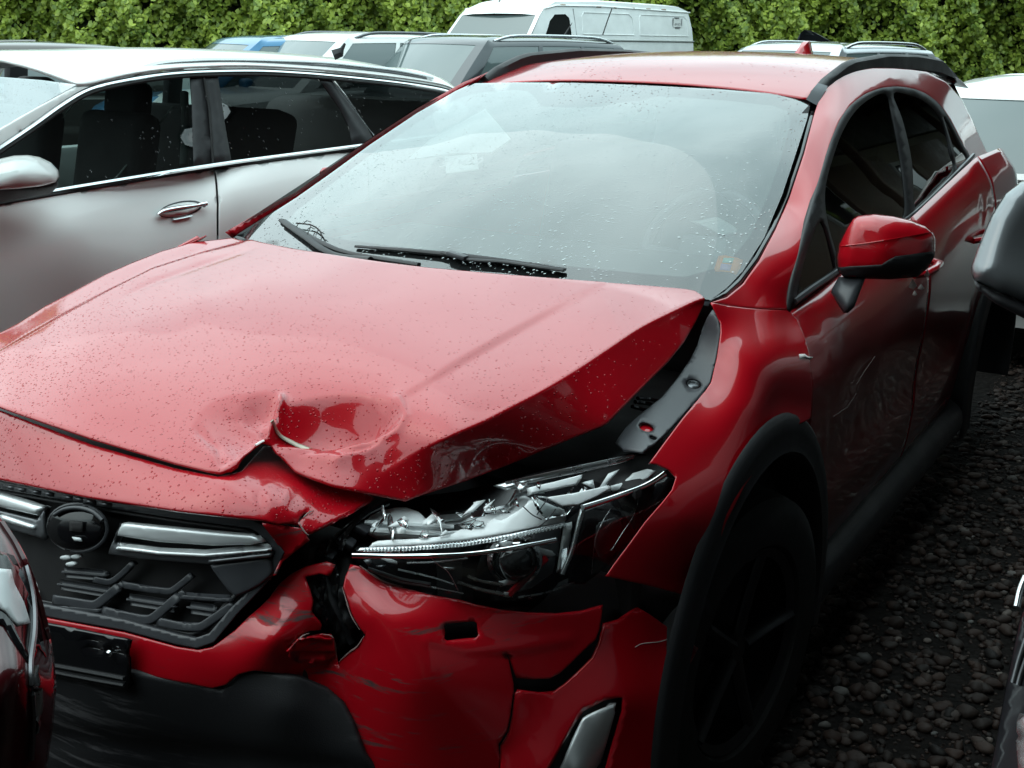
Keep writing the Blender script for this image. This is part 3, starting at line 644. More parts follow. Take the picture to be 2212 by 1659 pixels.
B2 = [(-160, 1290), (0, 1316), (114, 1338), (267, 1366), (381, 1397), (427, 1404), (458, 1397), (507, 1359), (534, 1332), (580, 1290), (600, 1262), (625, 1240), (660, 1222), (705, 1212), (724, 1219), (712, 1245), (690, 1240), (659, 1247), (667, 1268), (676, 1297), (674, 1323), (682, 1335), (695, 1352), (693, 1364),
      (668, 1366), (655, 1372), (640, 1385), (628, 1398), (618, 1404), (634, 1400), (650, 1386), (668, 1376), (695, 1371), (716, 1374), (724, 1392), (727, 1420), (729, 1436), (760, 1440), (780, 1480), (770, 1520), (762, 1560), (742, 1522), (706, 1489), (648, 1463), (549, 1451), (515, 1459), (488, 1482), (458, 1489), (381, 1474), (290, 1455), (114, 1420), (-160, 1390)]
b2 = panel('bumper_cover', B2, S_B, 'paint_red_scuffed', car, step=10, thick=.0035, disp=bump_disp, roll=(5, .003))
B3 = [(756, 1217), (777, 1222), (803, 1240), (832, 1257), (870, 1267), (938, 1284), (995, 1294), (1031, 1305), (1080, 1316), (1143, 1323), (1206, 1325), (1256, 1320), (1305, 1307), (1299, 1355), (1289, 1383), (1261, 1408), (1231, 1438), (1211, 1456), (1190, 1467), (1155, 1469), (1118, 1466), (1105, 1430), (1099, 1415), (1104, 1440), (1112, 1478), (1112, 1492), (1104, 1549), (1097, 1581), (1079, 1609),
      (1082, 1640), (1078, 1700), (820, 1700), (790, 1640), (762, 1562), (742, 1522), (728, 1470), (731, 1430), (740, 1420), (756, 1407), (769, 1397), (786, 1374), (777, 1361), (758, 1329), (748, 1297), (739, 1268), (744, 1245)]
HOLE = [(962, 1350), (968, 1346), (1024, 1342), (1031, 1346), (1034, 1372), (1030, 1377), (970, 1381), (963, 1377)]
b3 = panel('bumper_cover', B3, S_B, 'paint_red_scuffed', car, step=10, thick=.0035, disp=bump_disp, roll=(5, .004), holes=[HOLE])
b3['label'] = 'scuffed broken-off corner of the red bumper cover with a square towing hole'
panel('towing_hole', [(945, 1330), (1050, 1330), (1050, 1395), (945, 1395)], back_surf(S_B, .05), 'dark_void', b3, step=30, thick=.002)
panel('bumper_void', [(620, 1195), (700, 1180), (800, 1200), (830, 1300), (800, 1440), (720, 1450), (640, 1400), (640, 1300)], back_surf(S_B, .09), 'engine_dark', car, step=30, thick=.003)
for a in ([(672, 1260), (700, 1300), (722, 1360)], [(700, 1250), (735, 1330), (760, 1390)]):
    tube('broken_clip', px_line(S_B, a, -.05), .008, 'plastic_black', car, 6, .6)
# torn flap pushed up beside the hole
panel('torn_flap', [(622, 1404), (640, 1388), (668, 1374), (692, 1372), (714, 1377), (723, 1396), (722, 1418), (690, 1428), (650, 1426), (625, 1420)], back_surf(S_B, -.012), 'paint_red_scuffed', b2, step=8, thick=.003, disp=lambda P, q: P+np.c_[np.zeros(len(q)), .004*np.sin(q[:, 1]/4), .003*np.sin(q[:, 1]/4)])
# bare edges along the tears, hanging clips and foam behind the hole
def tear(pts, S, r=.0022, mat='chip_white', par=None, lift=.002): tube('torn_edge', px_line(S, pts, lift, 3), r, mat, par or b2, 5, taper=lambda t: .3+.9*math.sin(math.pi*min(1, .08+.9*t))*(1 if int(t*17) % 3 else .55))
tear([(786, 1374), (772, 1396), (757, 1407), (742, 1420), (732, 1430)], S_B, .0013, 'paint_scrape', b3)
tear([(697, 1370), (716, 1374), (724, 1392), (727, 1420)], S_B, .0013, 'paint_scrape'); tear([(668, 1368), (655, 1373), (640, 1386), (626, 1400)], S_B, .0012, 'paint_scrape')
tear([(739, 1268), (748, 1297), (758, 1329), (777, 1361)], S_B, .001, 'paint_scrape', b3)
tear([(646, 1127), (652, 1140), (661, 1152), (668, 1156)], S_N, .0012, 'paint_scrape', nose); tear([(655, 1118), (668, 1106), (678, 1103)], S_N, .001, 'paint_scrape', nose)
tear([(777, 1222), (803, 1240), (832, 1257), (870, 1267)], S_B, .0012, 'paint_scrape', b3)
fm = panel('impact_foam', [(650, 1270), (690, 1262), (730, 1280), (748, 1330), (760, 1380), (735, 1410), (715, 1370), (690, 1335), (668, 1310)], back_surf(S_B, .05), 'engine_dark', car, step=9, thick=.02, disp=lambda P, q: P+(.006*np.sin(q[:, 0]/6)*np.cos(q[:, 1]/7))[:, None]*np.array([.3, -1, .2]))
for a, r in (([(690, 1225), (700, 1260), (694, 1300), (706, 1340)], .004), ([(720, 1215), (730, 1250), (726, 1285)], .003), ([(840, 1085), (790, 1110), (750, 1150), (735, 1190)], .005), ([(800, 1095), (760, 1130), (715, 1170), (700, 1205)], .0035)):
    tube('wire', px_line(back_surf(S_B, .03), a, 0), r, 'plastic_gloss', car, 6)
for q0 in ((705, 1196), (748, 1170), (780, 1140)):
    box('clip', back_surf(S_B, .04)(np.array([q0], float))[0], (.03, .02, .014), 'plastic_grey', car, (.3, .5, .4), .003)
# ---- outer corner panel with the silver blade
S_C = TPS([(1306, 1345, d_('y', -.43)), (1379, 1311, d_('y', -.35)), (1512, 1400, d_('y', -.25)), (1482, 1456, d_('y', -.30)), (1419, 1659, d_('y', -.40)), (1271, 1547, d_('y', -.535)), (1336, 1520, d_('y', -.475)), (1190, 1659, d_('y', -.63)), (1120, 1489, d_('y', -.635)), (1090, 1620, d_('y', -.675)), (1200, 1495, d_('y', -.57)), (1420, 1420, d_('y', -.345)), (1380, 1560, d_('y', -.43))], 3e-4)
REC = [(1346, 1506), (1306, 1513), (1261, 1536), (1243, 1561), (1215, 1610), (1188, 1659), (1170, 1700), (1300, 1700), (1321, 1619), (1335, 1570), (1346, 1535)]
B4 = [(1120, 1490), (1168, 1495), (1198, 1493), (1221, 1477), (1256, 1444), (1281, 1419), (1296, 1384), (1306, 1346), (1336, 1338), (1361, 1321), (1379, 1311), (1404, 1325), (1457, 1363), (1512, 1400), (1482, 1456), (1452, 1526), (1432, 1594), (1419, 1659), (1410, 1700), (1082, 1700), (1082, 1612), (1100, 1584), (1108, 1549), (1114, 1500)]
b4 = panel('bumper_cover', B4, S_C, 'paint_red_scuffed', car, step=11, thick=.0035, roll=(5, .004), holes=[REC])
panel('fog_recess', [(1360, 1495), (1300, 1500), (1240, 1530), (1160, 1720), (1330, 1720), (1360, 1540)], back_surf(S_C, .025), 'plastic_black', b4, step=20, thick=.003)
S_BL = TPS([(1336, 1520, d_('y', -.485)), (1271, 1547, d_('y', -.545)), (1212, 1659, d_('y', -.60)), (1299, 1659, d_('y', -.51)), (1245, 1659, d_('y', -.585)), (1300, 1545, d_('y', -.525))])
panel('silver_blade', [(1336, 1520), (1301, 1533), (1271, 1547), (1262, 1553), (1257, 1562), (1236, 1606), (1212, 1659), (1195, 1700), (1286, 1700), (1299, 1659), (1321, 1579), (1332, 1540)], S_BL, 'bright_trim', b4, step=12, thick=.012, roll=(5, .005))
tube('scratch', px_line(S_C, [(1372, 1398), (1385, 1391), (1405, 1388), (1425, 1386), (1445, 1379), (1460, 1369)], .001), .0007, 'chip_white', b4, 5)
# black liner and filler below the lamp
panel('wheel_liner', [(1080, 1318), (1150, 1280), (1280, 1230), (1400, 1262), (1530, 1295), (1545, 1330), (1512, 1405), (1455, 1365), (1379, 1312), (1330, 1345), (1300, 1420), (1230, 1500), (1110, 1500), (1090, 1420)], TPS([(1080, 1318, d_('y', -.56)), (1280, 1240, d_('y', -.40)), (1530, 1295, d_('y', -.24)), (1512, 1405, d_('y', -.22)), (1300, 1420, d_('y', -.42)), (1110, 1500, d_('y', -.60))]), 'plastic_black', car, step=24, thick=.004)
# ---- grille
S_G = TPS([(168, 1140, d_('y', -.902)), (-120, 1080, d_('y', -.86)), (0, 1070, d_('y', -.885)), (0, 1290, d_('y', -.925)), (612, 1194, d_('y', -.832)), (423, 1396, d_('y', -.905)), (111, 1312, d_('y', -.925)), (381, 1104, d_('y', -.876)), (549, 1127, d_('y', -.848)), (240, 1083, d_('y', -.885)), (587, 1243, d_('y', -.842)), (500, 1330, d_('y', -.875)), (350, 1250, d_('y', -.892))], 2e-4)
gr = panel('grille', [(-150, 1010), (0, 1042), (240, 1084), (381, 1104), (549, 1126), (570, 1137), (614, 1194), (589, 1243), (560, 1275), (513, 1324), (460, 1386), (423, 1398), (267, 1360), (111, 1314), (-150, 1270)], back_surf(S_G, .05), 'dark_void', car, step=30, thick=.004)
FR_O = [(-150, 1006), (0, 1040), (240, 1082), (381, 1102), (549, 1125), (571, 1136), (614, 1194), (590, 1243), (562, 1275), (513, 1326), (462, 1388), (425, 1401), (381, 1393), (267, 1362), (111, 1334), (-150, 1285)]
FR_I = [(-150, 1024), (0, 1056), (240, 1098), (381, 1120), (541, 1142), (556, 1150), (594, 1196), (574, 1238), (548, 1266), (500, 1312), (452, 1368), (420, 1379), (381, 1371), (267, 1340), (111, 1310), (-150, 1262)]
panel('grille_frame', FR_O, S_G, 'plastic_grey', gr, step=6, thick=.012, holes=[FR_I], roll=(3, .0015))
panel('grille_step', [(p[0]*.97+9, p[1]*.97+37) for p in FR_I], back_surf(S_G, .02), 'plastic_black', gr, step=12, thick=.004, holes=[[(p[0]*.92+22, p[1]*.92+98) for p in FR_I]])
def bar(pts, w, mat='plastic_grey', name='grille_bar', dep=.012, lift=0):
    w *= 1.4; P = np.asarray(spl(pts, 4)); T = np.gradient(P, axis=0); N = np.c_[-T[:, 1], T[:, 0]]; N /= np.linalg.norm(N, axis=1)[:, None]
    ol = np.vstack([P+N*w/2, (P-N*w/2)[::-1]])
    return panel(name, ol, back_surf(S_G, .014-lift), mat, gr, step=max(6, w*.6), thick=dep, roll=(w*.2, .003))
bar([(110, 1296), (150, 1301), (188, 1307), (206, 1306), (228, 1290), (255, 1268)], 15)
bar([(120, 1312), (217, 1320)], 6)
bar([(198, 1251), (225, 1257), (240, 1256), (262, 1240), (286, 1216)], 10)
bar([(217, 1320), (270, 1332), (312, 1339), (330, 1334), (352, 1316), (385, 1288)], 15)
bar([(259, 1263), (310, 1272), (358, 1278), (372, 1275), (390, 1262), (412, 1244)], 11)
bar([(336, 1342), (380, 1352), (424, 1355), (440, 1350), (470, 1330), (503, 1308)], 14)
bar([(385, 1289), (440, 1294), (503, 1297)], 7)
bar([(255, 1268), (262, 1263)], 10); bar([(385, 1288), (395, 1280)], 10)
bar([(120, 1262), (240, 1282)], 3); bar([(270, 1295), (380, 1312)], 3); bar([(400, 1312), (470, 1322)], 3); bar([(130, 1236), (230, 1245)], 3)
# emblem carrier without its badge
S_E = back_surf(S_G, -.004)
em = panel('emblem_base', ell(168, 1140, 66, 53, 40, .12), S_E, 'plastic_gloss', gr, step=10, thick=.02, disp=lambda P, q: P+np.array([0, -1, .3])*(.016*np.sqrt(np.maximum(0, 1-((q[:, 0]-168)/68)**2-((q[:, 1]-1140)/55)**2)))[:, None], roll=(8, .006))
panel('emblem_slot', [(155, 1160), (172, 1162), (177, 1170), (160, 1168)], back_surf(S_G, -.036), 'housing_grey', em, step=6, thick=.002)
panel('emblem_slot', [(150, 1125), (178, 1128), (178, 1150), (150, 1147)], back_surf(S_G, -.0345), 'dark_void', em, step=8, thick=.002)
tube('emblem_ring', px_line(S_E, ell(168, 1140, 64, 51, 30, .12)+[ell(168, 1140, 64, 51, 30, .12)[0]], .006, 1), .0032, 'plastic_grey', em, 6)
tube('emblem_ridge', px_line(S_E, [(118, 1112), (140, 1100), (170, 1097), (200, 1105), (222, 1124)], .028), .004, 'plastic_grey', em, 8)
for p in [(140, 1205), (163, 1203), (152, 1219)]:
    panel('clip', ell(p[0], p[1], 11, 5, 10), back_surf(S_G, -.002), 'housing_grey', gr, step=6, thick=.006)
for k, (x0, y0) in enumerate([(8, 1046), (30, 1051), (62, 1056), (90, 1060), (134, 1068), (158, 1072), (180, 1077), (214, 1083)]):
    panel('top_tab', [(x0, y0), (x0+22, y0+4), (x0+21, y0+13), (x0-1, y0+9)], back_surf(S_G, -.006), 'satin_dark', gr, step=10, thick=.01)
# winged chrome
def wing_tilt(P, q):
    P = P.copy(); P[:, 1] += .018*np.clip((1185-q[:, 1]-.06*(q[:, 0]-250)*0)/50, 0, 1.2); return P
def strip(name, ol, mat, lift=.012, dep=.012, roll=(5, .005), par=None): return panel(name, ol, back_surf(S_G, -lift), mat, par or gr, step=9, thick=dep, roll=roll)
wing = strip('chrome_wing', [(258, 1131), (270, 1129), (343, 1137), (458, 1149), (542, 1157), (560, 1165), (571, 1174), (540, 1180), (458, 1182), (343, 1174), (270, 1163), (246, 1159)], 'bright_trim', .016, roll=(8, .008))
strip('wing_trim', [(262, 1128), (250, 1145), (229, 1198), (300, 1209), (400, 1217), (450, 1221), (585, 1204), (586, 1186), (450, 1194), (343, 1183), (268, 1172), (246, 1172), (252, 1158)], 'satin_dark', .004, par=wing)
strip('wing_trim', [(252, 1180), (270, 1181), (343, 1191), (442, 1196), (583, 1186), (585, 1191), (500, 1200), (442, 1205), (343, 1200), (244, 1188)], 'bright_trim', .015, roll=(4, .004), par=wing)
strip('wing_trim', [(450, 1211), (585, 1196), (585, 1203), (450, 1217)], 'satin_dark', .012, roll=None, par=wing)
strip('wing_end_panel', [(450, 1222), (583, 1205), (590, 1240), (560, 1265), (534, 1279), (507, 1290), (492, 1278), (470, 1250)], 'plastic_grey', .006, par=wing)
w2 = strip('chrome_wing', [(-140, 1036), (0, 1066), (60, 1084), (93, 1096), (86, 1104), (80, 1118), (0, 1100), (-140, 1065)], 'bright_trim', .016, roll=(12, .012))
strip('wing_trim', [(93, 1096), (96, 1168), (76, 1161), (0, 1140), (-140, 1105), (-140, 1068), (0, 1103), (78, 1122)], 'satin_dark', .004, par=w2)
strip('wing_trim', [(0, 1112), (70, 1136), (71, 1145), (0, 1124)], 'bright_trim', .014, roll=None, par=w2)
# ---- plate carrier (no plate on it)
S_P = TPS([(118, 1350, d_('y', -.95)), (276, 1381, d_('y', -.945)), (276, 1491, d_('y', -.95)), (118, 1463, d_('y', -.955))])
pl = panel('plate_carrier', [(-60, 1316), (118, 1350), (268, 1380), (276, 1385), (277, 1488), (270, 1494), (118, 1465), (-60, 1432)], S_P, 'plastic_gloss', car, step=20, thick=.012, holes=[[(190, 1396), (222, 1402), (222, 1406), (190, 1400)], [(230, 1404), (268, 1411), (268, 1415), (230, 1408)], [(188, 1380), (218, 1386), (218, 1389), (188, 1383)]], roll=(4, .004))
M = axis_matrix(U(237, 1411, y=-.953), (.1, -1, 0)); lathe('screw', [(0, .005), (.0035, .005), (.0055, .003), (.006, 0)], 'chrome', pl, M, 16)
for a in ([(118, 1438), (200, 1453), (268, 1466)], [(118, 1452), (200, 1468), (268, 1480)]): tube('carrier_rib', px_line(S_P, a, .003), .0035, 'plastic_black', pl, 6)
# ---- lower black apron
S_A = TPS([(290, 1453, d_('y', -.935)), (458, 1488, d_('y', -.90)), (549, 1450, d_('y', -.875)), (706, 1488, d_('y', -.815)), (762, 1562, d_('y', -.808)), (-100, 1420, d_('y', -.94)), (200, 1640, d_('y', -.92)), (500, 1620, d_('y', -.875)), (800, 1700, d_('y', -.815)), (-100, 1700, d_('y', -.88)), (400, 1760, d_('y', -.84)), (620, 1530, d_('y', -.87))], 2e-4)
ap = panel('lower_apron', [(-160, 1388), (114, 1418), (290, 1452), (381, 1471), (458, 1486), (488, 1479), (515, 1456), (549, 1448), (648, 1460), (706, 1486), (742, 1519), (764, 1562), (790, 1640), (820, 1720), (400, 1760), (-160, 1740)], S_A, 'plastic_scraped', car, step=16, thick=.004, roll=(10, .008), disp=lambda P, q: P+np.c_[np.zeros(len(q)), .012*np.exp(-((q[:, 1]-1585-.12*q[:, 0])/30)**2), np.zeros(len(q))])
# ---- wheel, arch cladding, sill
WC = np.array([.80, .05, .345])
whl = lathe('front_wheel', [(.20, -.11), (.30, -.115), (.335, -.10), (.345, -.06), (.347, 0), (.345, .06), (.335, .10), (.30, .115), (.235, .108), (.225, .09), (.225, -.05), (.20, -.11)], 'rubber', car, axis_matrix(WC, (1, -.12, 0)), 56)
Mw = axis_matrix(WC, (1, -.12, 0))
for k in range(5):
    a = 2*math.pi*k/5; c = Mw @ Vector((.125*math.cos(a), .125*math.sin(a), .075)); e = Mw @ Vector((.22*math.cos(a), .22*math.sin(a), .085)); h = Mw @ Vector((.03*math.cos(a), .03*math.sin(a), .07))
    tube('spoke', [h, c, e], .022, 'plastic_black', whl, 8, .6)
lathe('rim', [(.205, .09), (.226, .10), (.228, .085), (.215, .02)], 'plastic_black', whl, Mw, 48)
lathe('hub', [(0, .085), (.03, .083), (.04, .06), (.05, .0), (.2, -.02)], 'plastic_black', whl, Mw, 24)
AC = (.05, .345)
def arch(sx, y0, z0, a0, a1, Ro=.512, Ri=.425, xo=.915):
    rows = []
    for R, x in ((Ro, xo-.012), (Ro-.012, xo), (Ri+.02, xo+.004), (Ri, xo-.004), (Ri-.01, xo-.12)):
        rows.append([(sx*(x), y0-R*math.cos(math.radians(a))*.96, z0+R*math.sin(math.radians(a))) for a in np.linspace(a0, a1, 15)])
    return grid('arch_cladding', rows, 'plastic_black', car, 3, 2, 0, False, 50)
arch(1, .05, .345, -18, 196); arch(1, 2.69, .345, -18, 196)
box('wheel_well', (.64, .06, .55), (.36, .86, .56), 'dark_void', car, bev=.02)
# ---- left flank: doors, quarter, sill
YS = [.40, .7, 1.1, 1.5, 2.0, 2.4, 2.75, 3.05, 3.3, 3.48]
def flank_x(y, z):
    zs = [.24, .36, .50, .70, .86, .95, 1.02, 1.10]
    base = [.835, .868, .884, .892, .888, .862, .812, .78]
    x = float(np.interp(z, zs, base)); x += .018*math.exp(-((y-2.7)/.42)**2)*math.exp(-((z-.75)/.25)**2)
    x += -.012*math.exp(-((y-1.4)/1.0)**2)*math.exp(-((z-.62)/.10)**2)
    x -= .62*max(0, y-2.85)**2
    return x
def belt(y): return float(np.interp(y, [.3, .48, 1.5, 2.36, 2.8, 3.2, 3.5], [.995, 1.004, 1.086, 1.197, 1.20, 1.14, 1.06]))
def flank(name, y0, y1, zlo=None, n=9, mat='paint_red_side', dz=0.):
    rows = []
    for t in np.linspace(0, 1, 12):
        r = []
        for y in np.linspace(y0, y1, n):
            lo = .30; d2 = (y-2.69)
            if abs(d2) < .50: lo = max(lo, .345+math.sqrt(max(0, .50**2-d2*d2))*.98)
            if abs(y-.05) < .50: lo = max(lo, .345+math.sqrt(max(0, .50**2-(y-.05)**2))*.98)
            hi = belt(y); lo = min(lo, hi-.06); z = lo+(hi-lo)*t
            x = flank_x(y, z-(belt(y)-1.02)*sstep(np.array([(z-.6)/.5]))[0])
            x += -.007*math.exp(-((y-.80)/.10)**2-((z-.72)/.14)**2)
            r.append((x, y, z))
        rows.append(r)
    return grid(name, rows, mat, car, 3, 2, .004)
fd = flank('front_door', .36, 1.470, n=16); rd = flank('rear_door', 1.478, 2.38, n=14); flank('rear_quarter', 2.386, 3.50, n=16)
fd['label'] = 'scraped and dented red front door'
def handle(y0, z): 
    h = tube('door_handle', [(.888, y0, z), (.915, y0+.03, z+.004), (.920, y0+.11, z+.006), (.915, y0+.19, z+.008), (.890, y0+.215, z+.008)], .013, 'paint_red_side', fd if y0 < 1.3 else rd, 10, .8)
handle(1.25, .955); handle(2.08, .94)
for a in ([(1850, 830), (1872, 795), (1890, 770)], [(1800, 900), (1830, 880), (1850, 850)]):
    tube('scratch', [U(p[0], p[1], x=flank_x(.7, .8)+.002) for p in a], .0009, 'paint_scrape', fd, 5)
grid('sill_cladding', [[(.845, .50, .34), (.85, 1.3, .34), (.85, 2.22, .34)], [(.90, .52, .30), (.905, 1.3, .30), (.905, 2.2, .30)], [(.895, .52, .22), (.90, 1.3, .22), (.90, 2.2, .22)], [(.80, .5, .19), (.80, 1.3, .19), (.80, 2.2, .19)]], 'plastic_black', car, 8, 4)
# rear end: pillar, tailgate, rear glass, other flank
tgate = grid('tailgate', [[(x*.62/.62, 3.33-.05*(x/.6)**2, 1.42) for x in (-.78, -.36, 0, .3, .52)], [(x, 3.50-.06*(x/.6)**2, 1.08) for x in (-.88, -.42, 0, .35, .68)], [(x, 3.56-.08*(x/.7)**2, .80) for x in (-.74, -.37, 0, .37, .74)], [(x, 3.55-.10*(x/.7)**2, .45) for x in (-.76, -.38, 0, .38, .76)]], 'glass_dark', car, 4, 4, .01)
rows = []
for z in (.30, .50, .70, .86, .95, 1.02, 1.06): rows.append([(-flank_x(y, z)-.0, y, z) for y in (.40, .8, 1.3, 1.9, 2.4, 2.8, 3.1, 3.35, 3.50)])
grid('right_upper_side', [[(-.805, y, 1.02+.06*(y-.4)) for y in (1.2, 1.8, 2.4, 3.0, 3.45)], [(-.72, 1.35, 1.30), (-.715, 1.8, 1.32), (-.71, 2.4, 1.33), (-.70, 3.0, 1.32), (-.66, 3.40, 1.25)], [(-.60, 1.5, 1.475), (-.60, 1.9, 1.50), (-.60, 2.4, 1.495), (-.58, 3.0, 1.46), (-.54, 3.30, 1.40)]], 'glass_dark', car, 4, 4, .006)
grid('right_flank', rows, 'paint_red_side', car, 4, 3, .004)
rows = [[(-.745-.03*k, .15, 1.05-.02*k), (-.80-.04*k, -.12, .965-.03*k), (-.79-.05*k, -.35, .91-.04*k), (-.74-.06*k, -.55, .86-.06*k)] for k in (0, .6, 1)]+[[(-.885, .35, .80), (-.90, 0, .84), (-.90, -.30, .75), (-.86, -.5, .70)]]
grid('right_fender', rows, 'paint_red_side', car, 5, 4, .004)
# side glass: front door light, quarter light, rear door light, rear quarter light
fl = panel('window_frame', spl([(1704, 672), (1710, 618), (1725, 555), (1745, 480), (1770, 395), (1795, 312), (1815, 262), (1838, 228), (1870, 203), (1905, 190), (1940, 187), (1975, 192), (2005, 205), (2030, 226), (2052, 258), (2078, 308), (2100, 350), (2080, 372), (1976, 464), (1807, 594), (1725, 655)], 4, True), back_surf(S_SG, -.006), 'plastic_black', car, step=12, thick=.012,
      holes=[spl(h, 4, True) for h in [[(1776, 478), (1800, 560), (1797, 590), (1726, 645), (1732, 585), (1752, 520)], [(1786, 470), (1784, 400), (1808, 315), (1828, 270), (1850, 238), (1880, 213), (1914, 203), (1928, 250), (1948, 360), (1955, 462), (1920, 490), (1815, 576), (1806, 545)],
             [(1930, 202), (1970, 206), (2000, 220), (2022, 242), (2040, 275), (2052, 330), (2056, 372), (1990, 438), (1975, 440), (1970, 350), (1950, 260)], [(2038, 250), (2058, 285), (2076, 322), (2088, 345), (2068, 362), (2062, 330), (2050, 290)]]])
panel('side_window', [(1704, 672), (1725, 555), (1770, 395), (1815, 262), (1870, 203), (1940, 187), (2005, 205), (2052, 258), (2100, 350), (1976, 464), (1807, 594), (1725, 655)], back_surf(S_SG, .004), 'glass_side', car, step=30, thick=0)
tube('belt_molding', px_line(S_SG, [(1716, 652), (1760, 620), (1807, 588), (1900, 515), (1976, 460), (2060, 380), (2103, 335)], .006), .007, 'satin_dark', car, 6, 1.2)
# ---- left door mirror
MO = [(1813, 527), (1831, 490), (1842, 473), (1853, 466), (1888, 462), (1930, 467), (1968, 476), (2000, 490), (2016, 503), (2021, 515), (2020, 550), (2003, 581), (1981, 599), (1922, 604), (1869, 603), (1823, 600), (1810, 588), (1808, 555)]
S_M = TPS([(1813, 527, d_('y', .62)), (1887, 465, d_('y', .63)), (2018, 511, d_('y', .70)), (1923, 603, d_('y', .635)), (1981, 597, d_('y', .67)), (1823, 598, d_('y', .625)), (1910, 540, d_('y', .612))])
mir = puff('door_mirror', MO, S_M, .06, 'paint_red_side', car, step=6, back=.05, edge=36)
def mir_front(q):
    P = S_M(q); ol = dens(np.asarray(MO, float), 7); dd = np.clip(edge_dist(ol, np.asarray(q, float))/36, 0, 1); h = np.sqrt(np.maximum(0, 1-(1-dd)**2))
    v = CAM-P; v /= np.linalg.norm(v, axis=1)[:, None]; return P+v*(.06*h+.003)[:, None]
panel('mirror_lower_shell', [(1808, 578), (1850, 576), (1904, 573), (1920, 562), (1936, 554), (1980, 548), (2020, 543), (2018, 556), (2003, 580), (1981, 598), (1922, 603), (1869, 602), (1824, 599), (1811, 588)], mir_front, 'plastic_black', mir, step=7, thick=.004)
tube('mirror_seam', px_line(mir_front, [(1816, 532), (1880, 524), (1950, 512), (2012, 501)], .0, 6), .0015, 'paint_red_side', mir, 5)
S_MB = TPS([(1796, 628, d_('y', .58)), (1826, 677, d_('y', .55)), (1861, 613, d_('y', .60)), (1850, 655, d_('y', .56)), (1815, 600, d_('y', .62))])
puff('mirror_arm', [(1812, 598), (1798, 622), (1795, 632), (1808, 655), (1822, 676), (1832, 676), (1845, 664), (1858, 630), (1870, 600)], S_MB, .03, 'plastic_grey', mir, step=7, back=.03, edge=25)
for q0, w_, h_ in (((1972, 614), 9, 12), ((1990, 620), 7, 7), ((2003, 590), 5, 10), ((1976, 634), 5, 6)):
    panel('mirror_shard', [(q0[0]-w_, q0[1]+h_*.6), (q0[0]-w_*.2, q0[1]-h_), (q0[0]+w_, q0[1]+h_*.3), (q0[0]+w_*.2, q0[1]+h_)], lambda q: U(q0[0], q0[1], y=.66)[None, :]+np.c_[(q[:, 0]-q0[0])*.00105, (q[:, 0]-q0[0])*.0003, -(q[:, 1]-q0[1])*.00105], 'chip_white', mir, step=8, thick=.002)
# right mirror: only its red back peeps past the pillar
puff('door_mirror', [(690, 372), (697, 362), (715, 360), (760, 330), (770, 350), (740, 375), (705, 384), (692, 382)], TPS([(690, 372, d_('x', -.93)), (740, 345, d_('x', -.86)), (705, 384, d_('x', -.90)), (770, 350, d_('x', -.84))]), .02, 'paint_red_side', car, step=6, back=.05, edge=20)
# ---- left headlamp: housing, broken lens, light guides
S_H = TPS([(760, 1199, d_('y', -.765)), (1100, 1200, d_('y', -.62)), (1461, 1031, d_('y', -.292)), (1031, 1293, d_('y', -.668)), (1273, 1240, d_('y', -.47)), (823, 1110, d_('y', -.69)), (1370, 995, d_('y', -.31)), (1259, 1100, d_('y', -.475)), (930, 1190, d_('y', -.705)), (900, 1268, d_('y', -.715)), (1150, 1080, d_('y', -.545)), (1361, 1172, d_('y', -.40)), (1178, 1289, d_('y', -.56)), (1000, 1120, d_('y', -.62))], 2e-4)
hl = panel('headlamp', [(742, 1185), (770, 1120), (850, 1080), (1000, 1060), (1180, 1015), (1380, 975), (1440, 1005), (1466, 1035), (1440, 1090), (1380, 1170), (1320, 1240), (1270, 1290), (1180, 1330), (1060, 1330), (900, 1290), (790, 1240)], back_surf(S_H, .10), 'housing_black', car, step=24, thick=.005)
hl['label'] = 'smashed headlamp with its lens broken open along the top'
def lamp(name, ol, mat, dep, th=.004, roll=None, step=9, holes=(), disp=None): return panel(name, ol, back_surf(S_H, dep), mat, hl, step=step, thick=th, roll=roll, holes=holes, disp=disp)
# white upper reflector shell (broken rim)
lamp('reflector_shell', [(783, 1126), (800, 1108), (823, 1097), (850, 1091), (878, 1090), (907, 1100), (925, 1117), (933, 1122), (960, 1118), (995, 1112), (1018, 1096), (1026, 1090), (1028, 1104), (1048, 1106), (1055, 1096), (1060, 1104), (1097, 1090), (1112, 1066), (1122, 1052), (1130, 1062), (1150, 1072), (1160, 1105), (1110, 1130), (1040, 1150), (960, 1160), (880, 1160), (812, 1152), (795, 1142)], 'lamp_white_and_sky', .06, .004, (8, .02))
tube('shell_rib', px_line(back_surf(S_H, .055), [(788, 1128), (830, 1130), (900, 1134), (980, 1139)], .004), .004, 'housing_grey', hl, 6)
tube('shell_rib', px_line(back_surf(S_H, .052), [(800, 1146), (860, 1150), (930, 1154), (990, 1152)], .004), .0045, 'housing_grey', hl, 6)
for a in ([(930, 1120), (960, 1116), (996, 1112), (1024, 1096), (1027, 1086)], [(1052, 1090), (1050, 1103), (1080, 1097), (1100, 1090), (1118, 1060)], [(960, 1122), (990, 1119), (1000, 1112)], [(1100, 1092), (1120, 1070), (1140, 1065)]):
    tube('broken_rim', px_line(back_surf(S_H, .05), a, .0, 3), .004, 'satin_silver', hl, 5)
